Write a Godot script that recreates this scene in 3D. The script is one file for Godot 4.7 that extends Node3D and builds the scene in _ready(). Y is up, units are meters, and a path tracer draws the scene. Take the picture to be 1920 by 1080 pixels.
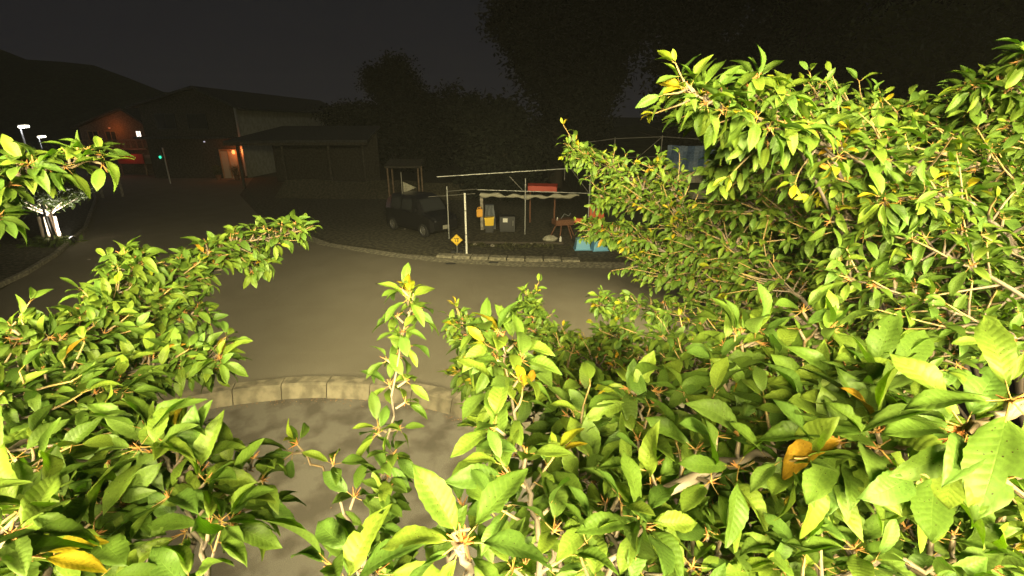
extends Node3D

const EYE := Vector3(0.0, 4.5, 0.0)
var rng := RandomNumberGenerator.new()
var taken := {}

# ---------------------------------------------------------------- helpers

func numbered(called: String) -> String:
	if not taken.has(called):
		taken[called] = 0
		return called
	taken[called] += 1
	return "%s_%03d" % [called, taken[called]]

func thing(called: String, label: String, category: String, at := Vector3.ZERO, turn := 0.0, group := "") -> Node3D:
	var o := Node3D.new()
	o.name = numbered(called)
	add_child(o, true)
	o.position = at
	o.rotation.y = turn
	tag(o, label, category, group)
	return o

func tag(o: Node3D, label: String, category: String, group := "") -> void:
	o.set_meta("label", label)
	o.set_meta("category", category)
	if group:
		o.set_meta("group", group)

func begin() -> SurfaceTool:
	var st := SurfaceTool.new()
	st.begin(Mesh.PRIMITIVE_TRIANGLES)
	return st

func part(called: String, st: SurfaceTool, m: Material, parent: Node3D = self, tangents := false) -> MeshInstance3D:
	if tangents:
		st.generate_tangents()
	var o := MeshInstance3D.new()
	o.mesh = st.commit()
	o.mesh.surface_set_material(0, m)
	o.name = numbered(called) if parent == self else called
	parent.add_child(o, true)
	return o

func struct(called: String, st: SurfaceTool, m: Material) -> MeshInstance3D:
	var o := part(called, st, m)
	o.set_meta("kind", "structure")
	return o

func tri(st: SurfaceTool, a: Vector3, b: Vector3, c: Vector3, na: Vector3, nb: Vector3, nc: Vector3, col := Color.WHITE) -> void:
	# clockwise as seen from the side that the normals point to
	st.set_color(col)
	if (b - a).cross(c - a).dot(na + nb + nc) > 0.0:
		var t := b; b = c; c = t
		t = nb; nb = nc; nc = t
	st.set_normal(na); st.set_uv(Vector2(a.x, a.z)); st.add_vertex(a)
	st.set_normal(nb); st.set_uv(Vector2(b.x, b.z)); st.add_vertex(b)
	st.set_normal(nc); st.set_uv(Vector2(c.x, c.z)); st.add_vertex(c)

func quad(st: SurfaceTool, a: Vector3, b: Vector3, c: Vector3, d: Vector3, n: Vector3, col := Color.WHITE) -> void:
	tri(st, a, b, c, n, n, n, col)
	tri(st, a, c, d, n, n, n, col)

func face(st: SurfaceTool, a: Vector3, b: Vector3, c: Vector3, d: Vector3, out: Vector3, col := Color.WHITE) -> void:
	var n := (b - a).cross(c - a)
	if n.length_squared() < 1e-12:
		n = (c - a).cross(d - a)
	n = n.normalized()
	if n.dot(out) < 0.0:
		n = -n
	quad(st, a, b, c, d, n, col)

func hexa(st: SurfaceTool, p: Array, col := Color.WHITE) -> void:
	# p: bottom four corners in a ring, then the top four above them
	var mid := Vector3.ZERO
	for v in p:
		mid += v / 8.0
	for f in [[0, 1, 2, 3], [4, 5, 6, 7], [0, 1, 5, 4], [1, 2, 6, 5], [2, 3, 7, 6], [3, 0, 4, 7]]:
		var ctr: Vector3 = (p[f[0]] + p[f[1]] + p[f[2]] + p[f[3]]) / 4.0
		face(st, p[f[0]], p[f[1]], p[f[2]], p[f[3]], ctr - mid, col)

func box(st: SurfaceTool, c: Vector3, s: Vector3, turn := Basis.IDENTITY, bevel := 0.0, col := Color.WHITE) -> void:
	var h := s / 2.0
	var ring := func(e: Vector3, y: float) -> Array:
		return [c + turn * Vector3(-e.x, y, -e.z), c + turn * Vector3(e.x, y, -e.z), c + turn * Vector3(e.x, y, e.z), c + turn * Vector3(-e.x, y, e.z)]
	if bevel <= 0.0:
		hexa(st, ring.call(h, -h.y) + ring.call(h, h.y), col)
		return
	var inner := h - Vector3.ONE * bevel
	var rings := [ring.call(inner, -h.y), ring.call(h, -inner.y), ring.call(h, inner.y), ring.call(inner, h.y)]
	for k in 3:
		for i in 4:
			var j := (i + 1) % 4
			var ctr: Vector3 = (rings[k][i] + rings[k][j] + rings[k + 1][i] + rings[k + 1][j]) / 4.0
			face(st, rings[k][i], rings[k][j], rings[k + 1][j], rings[k + 1][i], ctr - c, col)
	face(st, rings[0][0], rings[0][1], rings[0][2], rings[0][3], turn * Vector3.DOWN, col)
	face(st, rings[3][0], rings[3][1], rings[3][2], rings[3][3], turn * Vector3.UP, col)

func tube(st: SurfaceTool, pts: PackedVector3Array, radii: PackedFloat32Array, sides := 6, cols: PackedColorArray = PackedColorArray(), cap := true) -> void:
	var rings := []
	var side := Vector3.ZERO
	for i in pts.size():
		var t := (pts[mini(i + 1, pts.size() - 1)] - pts[maxi(i - 1, 0)]).normalized()
		if i == 0:
			side = t.cross(Vector3.UP if absf(t.y) < 0.9 else Vector3.RIGHT).normalized()
		else:
			side = (side - t * side.dot(t)).normalized()
		var up := side.cross(t)
		var r := []
		for k in sides:
			var a := TAU * k / sides
			r.append(side * cos(a) + up * sin(a))
		rings.append(r)
	for i in pts.size() - 1:
		var c := cols[i] if cols.size() else Color.WHITE
		for k in sides:
			var j := (k + 1) % sides
			var a: Vector3 = pts[i] + rings[i][k] * radii[i]
			var b: Vector3 = pts[i] + rings[i][j] * radii[i]
			var d: Vector3 = pts[i + 1] + rings[i + 1][k] * radii[i + 1]
			var e: Vector3 = pts[i + 1] + rings[i + 1][j] * radii[i + 1]
			tri(st, a, b, e, rings[i][k], rings[i][j], rings[i + 1][j], c)
			tri(st, a, e, d, rings[i][k], rings[i + 1][j], rings[i + 1][k], c)
	if cap:
		for w in [0, pts.size() - 1]:
			var n := (pts[w] - pts[1 if w == 0 else w - 1]).normalized()
			for k in range(1, sides - 1):
				tri(st, pts[w] + rings[w][0] * radii[w], pts[w] + rings[w][k] * radii[w], pts[w] + rings[w][k + 1] * radii[w], n, n, n, cols[w] if cols.size() else Color.WHITE)

func rod(st: SurfaceTool, a: Vector3, b: Vector3, r: float, sides := 8, r2 := -1.0) -> void:
	tube(st, [a, b], [r, r if r2 < 0.0 else r2], sides)

func lathe(st: SurfaceTool, at: Vector3, turn: Basis, profile: Array, sides := 20) -> void:
	# profile: [radius, height] pairs turned round the local y axis
	for i in profile.size() - 1:
		var r0: float = profile[i][0]
		var y0: float = profile[i][1]
		var r1: float = profile[i + 1][0]
		var y1: float = profile[i + 1][1]
		var slope := Vector2(y1 - y0, r0 - r1).normalized()
		for k in sides:
			var a := TAU * k / sides
			var b := TAU * (k + 1) / sides
			var ea := Vector3(cos(a), 0, sin(a))
			var eb := Vector3(cos(b), 0, sin(b))
			var na := turn * (ea * slope.x + Vector3.UP * slope.y)
			var nb := turn * (eb * slope.x + Vector3.UP * slope.y)
			var p := at + turn * (ea * r0 + Vector3.UP * y0)
			var q := at + turn * (eb * r0 + Vector3.UP * y0)
			var r := at + turn * (eb * r1 + Vector3.UP * y1)
			var s := at + turn * (ea * r1 + Vector3.UP * y1)
			if r0 > 1e-5:
				tri(st, p, q, r, na, nb, nb)
			if r1 > 1e-5:
				tri(st, p, r, s, na, nb, na)

func sheet(st: SurfaceTool, outline: PackedVector2Array, y: float) -> void:
	var idx := Geometry2D.triangulate_polygon(outline)
	for i in range(0, idx.size(), 3):
		var p := []
		for k in 3:
			p.append(Vector3(outline[idx[i + k]].x, y, outline[idx[i + k]].y))
		tri(st, p[0], p[1], p[2], Vector3.UP, Vector3.UP, Vector3.UP)

func srgb(r: float, g: float, b: float) -> Color:
	return Color(r, g, b).linear_to_srgb()

func mat(linear: Color, rough := 0.8, metal := 0.0) -> StandardMaterial3D:
	var m := StandardMaterial3D.new()
	m.albedo_color = linear.linear_to_srgb()
	m.roughness = rough
	m.metallic = metal
	return m

func noise_tex(size: int, freq: float, octaves: int, seed_: int, dark: Color, light: Color, lo := 0.3, hi := 0.7, kind := FastNoiseLite.TYPE_SIMPLEX_SMOOTH) -> NoiseTexture2D:
	var n := FastNoiseLite.new()
	n.noise_type = kind
	n.frequency = freq
	n.fractal_octaves = octaves
	n.seed = seed_
	var g := Gradient.new()
	g.offsets = PackedFloat32Array([lo, hi])
	g.colors = PackedColorArray([dark.linear_to_srgb(), light.linear_to_srgb()])
	var t := NoiseTexture2D.new()
	t.width = size
	t.height = size
	t.seamless = true
	t.noise = n
	t.color_ramp = g
	return t

func rough_mat(dark: Color, light: Color, metres: float, freq: float, octaves: int, seed_: int, rough := 0.9, bump := 0.0, lo := 0.3, hi := 0.7, size := 512) -> StandardMaterial3D:
	var m := StandardMaterial3D.new()
	m.albedo_texture = noise_tex(size, freq, octaves, seed_, dark, light, lo, hi)
	m.uv1_triplanar = true
	m.uv1_world_triplanar = true
	m.uv1_scale = Vector3.ONE / metres
	m.roughness = rough
	if bump > 0.0:
		m.heightmap_enabled = true
		m.heightmap_texture = noise_tex(size, freq, octaves, seed_, Color.BLACK, Color.WHITE, lo, hi)
		m.heightmap_scale = bump
	return m

# ---------------------------------------------------------------- cherry leaves

const WIDTH_U := [0.0, 0.06, 0.14, 0.25, 0.38, 0.52, 0.65, 0.76, 0.85, 0.91, 0.96, 1.0]
const WIDTH_W := [0.03, 0.28, 0.56, 0.81, 0.96, 1.0, 0.93, 0.77, 0.53, 0.3, 0.12, 0.0]

func leaf_width(u: float) -> float:
	for i in WIDTH_U.size() - 1:
		if u <= WIDTH_U[i + 1]:
			return lerpf(WIDTH_W[i], WIDTH_W[i + 1], (u - WIDTH_U[i]) / (WIDTH_U[i + 1] - WIDTH_U[i]))
	return 0.0

# A leaf of length 1 from its base at the origin along +x, its upper side to +y.
func leaf_mesh(rows: int, cols: int, fold: float, droop: float, wave: float, twist: float, half: float, blade: Material, stalk: Material, bitten := 0) -> ArrayMesh:
	var at := func(u: float, v: float, tooth: float) -> Vector3:
		var w := half * leaf_width(u) * (1.0 + tooth * absf(v))
		if bitten > 0 and v * (1.0 if bitten == 1 else -1.0) > 0.6 and absf(u - 0.3 - 0.17 * bitten) < 0.06:
			w *= 0.72
		var y := fold * absf(v) * w * (1.15 - 0.6 * absf(v)) - droop * u * u + wave * sin(u * 9.0 + v * 2.0) * absf(v)
		var z := v * w
		var a := twist * u
		return Vector3(u * (1.0 - 0.28 * droop * u), y * cos(a) - z * sin(a), z * cos(a) + y * sin(a))
	var st := begin()
	var half_cols := cols / 2
	for i in rows + 1:
		var u := float(i) / rows
		var tooth := 0.05 if i % 2 == 1 else -0.02
		for j in cols + 1:
			var v := float(j - half_cols) / half_cols
			var p: Vector3 = at.call(u, v, tooth)
			var du: Vector3 = at.call(minf(u + 0.02, 0.97), v, 0.0) - at.call(clampf(u - 0.02, 0.0, 0.93), v, 0.0)
			var vv := v if absf(v) > 0.01 else 0.0
			var dv: Vector3 = at.call(clampf(u, 0.03, 0.94), minf(vv + 0.3, 1.0), 0.0) - at.call(clampf(u, 0.03, 0.94), maxf(vv - 0.3, -1.0), 0.0)
			st.set_normal(dv.cross(du).normalized())
			st.set_uv(Vector2(v * 0.5 + 0.5, u))
			st.set_color(Color.WHITE)
			st.add_vertex(p)
	for i in rows:
		for j in cols:
			if bitten > 0 and (i * 7 + j * 3 + bitten * 5) % 31 == 4:
				continue  # a hole that an insect has eaten
			var a := i * (cols + 1) + j
			var b := a + cols + 1
			for k in [a, b, b + 1, a, b + 1, a + 1]:
				st.add_index(k)
	st.generate_tangents()
	st.set_material(blade)
	var m: ArrayMesh = st.commit()
	var s2 := begin()
	tube(s2, [Vector3(-0.24, 0.035, 0), Vector3(-0.12, 0.01, 0), Vector3(0.05, -0.004, 0)], [0.012, 0.0095, 0.008], 4, [], false)
	s2.set_material(stalk)
	s2.commit(m)
	return m

func leaf_pictures() -> Array:
	# colour and relief of the blade: midrib, curved side veins, mottling, a few brown specks
	var w := 128
	var h := 256
	var pic := Image.create(w, h, false, Image.FORMAT_RGB8)
	var rel := Image.create(w, h, false, Image.FORMAT_RGB8)
	var n := FastNoiseLite.new()
	n.seed = 5
	n.frequency = 0.03
	var specks := []
	for k in 14:
		specks.append(Vector3(rng.randf_range(0.15, 0.85), rng.randf_range(0.1, 0.9), rng.randf_range(0.006, 0.017)))
	for y in h:
		for x in w:
			var u := (y + 0.5) / h
			var v := ((x + 0.5) / w - 0.5) * 2.0
			var a := absf(v)
			var q := (u - a * 0.17 + a * a * 0.03 - 0.03) / 0.092
			var f := absf(q - roundf(q)) * 0.092 * 9.0
			var vein := exp(-f * f * 55.0) * (1.0 - 0.55 * a)
			if q < 0.5:
				vein *= 0.3
			var rib := exp(-pow(a / (0.045 * (1.15 - u)), 2.0))
			var line := maxf(vein * 0.5, rib)
			var tone := 0.86 + 0.1 * n.get_noise_2d(x * 2.0, y * 2.0) + 0.05 * n.get_noise_2d(x * 9.0, y * 9.0)
			var c := Color(tone, tone, tone * 0.95).lerp(Color(1.0, 0.98, 1.0), line * 0.8)
			c = c.lerp(Color(1.0, 0.96, 0.8), smoothstep(0.93, 1.0, a) * 0.4)
			for s in specks:
				var d := Vector2((v * 0.5 + 0.5 - s.x) * 0.48, u - s.y).length()
				if d < s.z * 0.55:
					c = c.lerp(Color(0.42, 0.22, 0.13), 0.8)
			pic.set_pixel(x, y, c)
			var bulge := 0.55 + 0.35 * (1.0 - exp(-f * f * 14.0)) - 0.3 * rib - 0.16 * vein + 0.06 * n.get_noise_2d(x * 6.0, y * 6.0)
			rel.set_pixel(x, y, Color(bulge, bulge, bulge))
	rel.convert(Image.FORMAT_RGBA8)
	rel.bump_map_to_normal_map(5.0)
	return [ImageTexture.create_from_image(pic), ImageTexture.create_from_image(rel)]

func leaf_material(linear: Color, pics: Array, tinted := false) -> StandardMaterial3D:
	var m := StandardMaterial3D.new()
	m.albedo_color = linear.linear_to_srgb()
	m.albedo_texture = pics[0]
	m.vertex_color_use_as_albedo = tinted
	m.normal_enabled = true
	m.normal_texture = pics[1]
	m.normal_scale = 0.38
	m.roughness = 0.52
	m.metallic_specular = 0.36
	m.backlight_enabled = true
	m.backlight = Color(0.75, 0.9, 0.3)
	return m

var leaf_kinds := []       # detailed meshes for the leaves that show large
var leaf_plain: ArrayMesh  # the light mesh for all the others
var leaf_mats := []
var young_mats := []
var bark_mat: StandardMaterial3D
var green_of := [Color(0.098, 0.17, 0.023), Color(0.124, 0.204, 0.028), Color(0.155, 0.236, 0.032), Color(0.113, 0.182, 0.031), Color(0.172, 0.246, 0.03), Color(0.105, 0.19, 0.032)]
var young_of := [Color(0.27, 0.29, 0.018), Color(0.38, 0.29, 0.016), Color(0.2, 0.27, 0.02), Color(0.42, 0.24, 0.02)]

func prepare_leaves() -> void:
	var pics := leaf_pictures()
	for c in green_of:
		leaf_mats.append(leaf_material(c, pics))
	for c in young_of:
		young_mats.append(leaf_material(c, pics))
	var tinted := leaf_material(Color.WHITE, pics, true)
	var stalk := mat(Color(0.24, 0.15, 0.035), 0.5)
	for s in [[0.7, 0.26, 0.02, 0.1, 0.19], [0.95, 0.36, 0.03, -0.2, 0.18], [0.5, 0.16, 0.03, 0.25, 0.205], [1.2, 0.3, 0.015, -0.1, 0.195], [0.8, 0.48, 0.03, 0.35, 0.18], [0.4, 0.34, 0.04, -0.35, 0.2], [0.8, 0.2, 0.03, 0.15, 0.2], [0.6, 0.4, 0.03, -0.1, 0.19]]:
		leaf_kinds.append(leaf_mesh(14, 4, s[0], s[1], s[2], s[3], s[4], leaf_mats[0], stalk, maxi(0, leaf_kinds.size() - 5)))
	leaf_plain = leaf_mesh(7, 4, 0.75, 0.3, 0.02, 0.05, 0.185, tinted, stalk)
	bark_mat = mat(Color.WHITE, 0.75)
	bark_mat.vertex_color_use_as_albedo = true

class Leaf:
	var place: Transform3D
	var shade := 0
	var young := false
	var size := 0.0

func put_leaf(leaves: Array, root: Vector3, dir: Vector3, long: float, young := false, loose := 0.27) -> void:
	var n := Vector3(0.06, 1.0, 0.10) + Vector3(rng.randfn(0, loose), rng.randfn(0, loose * 0.5), rng.randfn(0, loose))
	n = n - dir * n.dot(dir)
	if n.length() < 0.1:
		n = dir.cross(Vector3.RIGHT)
	n = n.normalized()
	var side := dir.cross(n).normalized()
	var l := Leaf.new()
	var base := root + dir * 0.22 * long
	var mirror := 1.0 if rng.randf() < 0.5 else -1.0
	l.place = Transform3D(Basis(dir * long, n * long * rng.randf_range(0.55, 1.5), side * long * rng.randf_range(0.84, 1.12) ), base)
	l.shade = rng.randi_range(0, 5) if not young else rng.randi_range(0, 2)
	l.young = young
	if rng.randf() < 0.004:
		l.young = true
		l.shade = 3
	var mid := base + dir * 0.5 * long
	var d := mid.distance_to(EYE)
	if d < 0.36 or mid.z > -0.12:
		return
	# how large it shows: its length over its distance, nothing if out of the frame
	var local := Basis(Vector3.RIGHT, deg_to_rad(19.0)) * (mid - EYE)
	var seen := local.z < -0.05 and absf(local.x / -local.z) < 1.12 and absf(local.y / -local.z) < 0.65
	l.size = long / d if seen else long / d * 0.02
	leaves.append(l)

func spikes(st: SurfaceTool, at: Vector3, dir: Vector3, count: int) -> void:
	# the reddish bracts and stipules where leaves spring from
	for k in count:
		var d := (dir + Vector3(rng.randfn(0, 0.6), rng.randfn(0, 0.5), rng.randfn(0, 0.6))).normalized()
		var e := at + d * rng.randf_range(0.008, 0.022)
		tube(st, [at, e], [0.0022, 0.0005], 3, [Color(0.34, 0.15, 0.04), Color(0.38, 0.18, 0.04)], false)

func shoot(st: SurfaceTool, leaves: Array, p0: Vector3, dir: Vector3, long: float, leaf: float, young: float) -> void:
	var rise := (dir + Vector3(0, 0.18, 0)).normalized()
	var bend := Vector3(rng.randfn(0, 0.12), 0, rng.randfn(0, 0.12))
	var pts := PackedVector3Array([p0, p0 + dir * long * 0.4, p0 + (dir * 0.6 + rise * 0.4 + bend * 0.5) * long * 0.72, p0 + (dir * 0.45 + rise * 0.55 + bend) * long])
	var old := Color(0.11, 0.085, 0.06)
	var fresh := Color(0.21, 0.145, 0.05)
	tube(st, pts, [0.0034, 0.0027, 0.0021, 0.0015], 4, [old, old.lerp(fresh, 0.5), fresh, fresh], false)
	var flat := dir.cross(Vector3.UP)
	if flat.length() < 0.2:
		flat = Vector3(rng.randfn(0, 1), 0, rng.randfn(0, 1))
	flat = flat.normalized()
	var over := flat.cross(dir).normalized()
	var count := maxi(2, int(long / 0.03))
	var turn := rng.randf() * TAU
	for i in count:
		var t := 0.15 + 0.8 * (i + rng.randf() * 0.4) / count
		var at: Vector3 = pts[0].lerp(pts[1], t / 0.4) if t < 0.4 else pts[1].lerp(pts[2], (t - 0.4) / 0.32) if t < 0.72 else pts[2].lerp(pts[3], (t - 0.72) / 0.28)
		turn += 2.4
		var b := (dir * 0.5 + flat * cos(turn) + over * sin(turn) * 0.28 + Vector3.DOWN * rng.randf_range(0.05, 0.42) + Vector3(rng.randfn(0, 0.15), rng.randfn(0, 0.15), rng.randfn(0, 0.15))).normalized()
		put_leaf(leaves, at, b, leaf * rng.randf_range(0.72, 1.12) * (1.0 - 0.25 * t))
	var tip := pts[3]
	var fresh_tip := rng.randf() < young * 0.45
	for k in 3 if fresh_tip else 2:
		var b := (rise * (1.0 if fresh_tip else 0.7) + Vector3(rng.randfn(0, 0.55), rng.randfn(0, 0.3), rng.randfn(0, 0.55))).normalized()
		put_leaf(leaves, tip, b, leaf * (rng.randf_range(0.4, 0.72) if fresh_tip else rng.randf_range(0.55, 0.9)), fresh_tip, 0.6)

func cluster(st: SurfaceTool, leaves: Array, at: Vector3, out: Vector3, leaf: float, count: int) -> void:
	# a short spur with its rosette of leaves
	var tip := at + out * 0.022
	tube(st, [at, tip], [0.0035, 0.003], 4, [Color(0.16, 0.12, 0.08), Color(0.26, 0.13, 0.05)], false)
	spikes(st, tip, out, 3)
	var a := rng.randf() * TAU
	var u := out.cross(Vector3.UP)
	if u.length() < 0.2:
		u = out.cross(Vector3.RIGHT)
	u = u.normalized()
	var w := u.cross(out)
	for k in count:
		a += TAU / count + rng.randfn(0, 0.25)
		var b := (u * cos(a) + w * sin(a) + out * rng.randf_range(0.1, 0.8) + Vector3.DOWN * rng.randf_range(0.0, 0.3)).normalized()
		put_leaf(leaves, tip, b, leaf * rng.randf_range(0.75, 1.15), false, 0.35)

func along(pts: Array, t: float) -> Vector3:
	# Catmull-Rom through the points, t in 0..1
	var f := clampf(t, 0.0, 0.9999) * (pts.size() - 1)
	var i := int(f)
	var p: Vector3 = pts[i]
	var q: Vector3 = pts[i + 1]
	return p.cubic_interpolate(q, pts[maxi(i - 1, 0)], pts[mini(i + 2, pts.size() - 1)], f - i)

func cherry(label: String, foot: Vector3, fork: Vector3, boughs: Array, extra: Array) -> void:
	var o := thing("cherry_tree", label, "tree", foot, 0.0, "cherry trees in front of the camera")
	var leaves := []
	var bark := Color(0.08, 0.062, 0.048)
	var pale := Color(0.17, 0.135, 0.1)
	var st := begin()
	var stem := [foot, foot.lerp(fork, 0.35) + Vector3(0.08, 0, -0.05), foot.lerp(fork, 0.7) + Vector3(-0.05, 0, 0.04), fork]
	var tp := PackedVector3Array()
	var tr := PackedFloat32Array()
	var tc := PackedColorArray()
	for k in 9:
		tp.append(along(stem, k / 8.0) - foot)
		tr.append(lerpf(0.15, 0.075, k / 8.0) * (1.35 if k == 0 else 1.0))
		tc.append(bark)
	tube(st, tp, tr, 12, tc)
	part("trunk", st, bark_mat, o)
	for b in boughs:
		var pts: Array = b[0]
		var spread: float = b[1]
		var per: float = b[2]
		var leaf: float = b[3]
		var young: float = b[4]
		var r: float = b[5]
		st = begin()
		# the limb that carries it from the fork
		var from := fork + Vector3(rng.randfn(0, 0.04), rng.randf_range(-0.5, 0.05), rng.randfn(0, 0.04))
		var start: Vector3 = pts[0]
		var sag := from.lerp(start, 0.55) + Vector3(0, -0.12, 0)
		var limb := [from, sag, start]
		tp = PackedVector3Array(); tr = PackedFloat32Array(); tc = PackedColorArray()
		for k in 7:
			tp.append(along(limb, k / 6.0))
			tr.append(lerpf(r * 1.35, r, k / 6.0))
			tc.append(bark)
		tube(st, tp, tr, 7, tc, false)
		var len := 0.0
		var steps := 16
		tp = PackedVector3Array(); tr = PackedFloat32Array(); tc = PackedColorArray()
		var wob := Vector3.ZERO
		for k in steps + 1:
			var t := float(k) / steps
			if k > 0 and k < steps:
				wob = Vector3(rng.randfn(0, 0.004), rng.randfn(0, 0.004), rng.randfn(0, 0.004))
			tp.append(along(pts, t) + wob)
			tr.append(lerpf(r, 0.0018, pow(t, 0.8)) * (1.0 + rng.randf_range(-0.05, 0.12)))
			tc.append(bark.lerp(pale, rng.randf()) if t < 0.6 else Color(0.15, 0.1, 0.05).lerp(pale, rng.randf() * 0.5))
			if k:
				len += tp[k].distance_to(tp[k - 1])
		tube(st, tp, tr, 7, tc, false)
		var count := int(len * per)
		for i in count:
			var t := (i + rng.randf()) / maxf(count, 1.0)
			t = 0.03 + 0.97 * t
			var p := along(pts, t)
			var tan := (along(pts, minf(t + 0.03, 1.0)) - along(pts, t - 0.03)).normalized()
			var out := Vector3(rng.randfn(0, 1), rng.randfn(0, 0.5) + 0.1, rng.randfn(0, 1))
			out = (out - tan * out.dot(tan)).normalized()
			var reach := spread * rng.randf_range(0.25, 1.15) * (1.0 - 0.45 * t) * (1.7 if rng.randf() < 0.07 else 1.0)
			if rng.randf() < 0.35 or reach < 0.04:
				cluster(st, leaves, p + out * reach * 0.3, (out + Vector3(0, 0.4, 0) + tan * 0.4).normalized(), leaf, rng.randi_range(4, 6))
				if reach * 0.3 > 0.01:
					tube(st, [p, p + out * reach * 0.3], [0.0036, 0.003], 4, [bark, pale], false)
			else:
				shoot(st, leaves, p, (out + tan * rng.randf_range(0.3, 1.1)).normalized(), maxf(reach, 0.05), leaf, young)
		# the end of the bough
		if per > 0.0:
			var tip: Vector3 = pts[-1]
			var dir: Vector3 = (pts[-1] - pts[-2]).normalized()
			spikes(st, tip, dir, 4)
			for k in 4:
				var yb := rng.randf() < young
				put_leaf(leaves, tip, (dir * 0.7 + Vector3(rng.randfn(0, 0.5), rng.randf_range(-0.2, 0.5), rng.randfn(0, 0.5))).normalized(), leaf * rng.randf_range(0.55, 0.85), yb, 0.6)
		var m := part("branch", st, bark_mat, o)
		m.position = -foot
	for e in extra:
		put_rosette(o, leaves, e, foot)
	# the three hundred leaves that show largest are parts; the rest is one mass
	leaves.sort_custom(func(a, b): return a.size > b.size)
	var near: int = mini(300, leaves.size())
	for i in near:
		var l: Leaf = leaves[i]
		var mi := MeshInstance3D.new()
		mi.mesh = leaf_kinds[rng.randi_range(0, leaf_kinds.size() - 1)]
		mi.set_surface_override_material(0, young_mats[l.shade] if l.young else leaf_mats[l.shade])
		mi.transform = l.place.translated(-foot)
		mi.name = "leaf"
		o.add_child(mi, true)
	var mm := MultiMesh.new()
	mm.transform_format = MultiMesh.TRANSFORM_3D
	mm.use_colors = true
	mm.mesh = leaf_plain
	mm.instance_count = leaves.size() - near
	for i in range(near, leaves.size()):
		var l: Leaf = leaves[i]
		mm.set_instance_transform(i - near, l.place.translated(-foot))
		var c: Color = young_of[l.shade] if l.young else green_of[l.shade]
		mm.set_instance_color(i - near, c * rng.randf_range(0.85, 1.12))
	var mmi := MultiMeshInstance3D.new()
	mmi.multimesh = mm
	mmi.name = "foliage"
	mmi.set_meta("kind", "stuff")
	o.add_child(mmi, true)
	print(label, ": ", leaves.size(), " leaves")

# A rosette that is placed leaf by leaf: centre, twig start, leaf length, then the directions of its leaves.
func put_rosette(o: Node3D, leaves: Array, e: Array, foot: Vector3) -> void:
	var st := begin()
	var c: Vector3 = e[0]
	var out := (c - (e[1] as Vector3)).normalized()
	tube(st, [e[1], (e[1] as Vector3).lerp(c, 0.5) + Vector3(0, -0.01, 0), c], [0.0055, 0.0045, 0.0042], 7, [Color(0.09, 0.07, 0.05), Color(0.14, 0.09, 0.05), Color(0.22, 0.11, 0.04)], false)
	for k in 9:
		var d := (out + Vector3(rng.randfn(0, 0.6), rng.randfn(0, 0.5), rng.randfn(0, 0.6))).normalized()
		tube(st, [c, c + d * rng.randf_range(0.01, 0.02)], [0.003, 0.0006], 4, [Color(0.45, 0.15, 0.03), Color(0.5, 0.2, 0.04)], false)
	var m := part("branch", st, bark_mat, o)
	m.position = -foot
	for d in e[3]:
		put_leaf(leaves, c, (d as Vector3).normalized(), e[2] * rng.randf_range(0.9, 1.08), false, 0.22)

# ---------------------------------------------------------------- distant trees

func clump_mesh(count: int, spread: float, leaf: float, seed_: int, m: Material) -> ArrayMesh:
	var r := RandomNumberGenerator.new()
	r.seed = seed_
	var st := begin()
	for i in count:
		var p := Vector3(r.randfn(0, 1), r.randfn(0, 0.7), r.randfn(0, 1)) * spread * 0.5
		var d := Vector3(r.randfn(0, 1), r.randfn(0, 0.6), r.randfn(0, 1)).normalized()
		var n := (Vector3(r.randfn(0, 0.6), 1, r.randfn(0, 0.6))).normalized()
		var s := d.cross(n).normalized()
		n = s.cross(d).normalized()
		var k := leaf * r.randf_range(0.7, 1.3)
		tri(st, p - d * k * 0.5, p + s * k * 0.24, p + d * k * 0.5, n, n, n)
		tri(st, p - d * k * 0.5, p + d * k * 0.5, p - s * k * 0.24, n, n, n)
	st.set_material(m)
	return st.commit()

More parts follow.
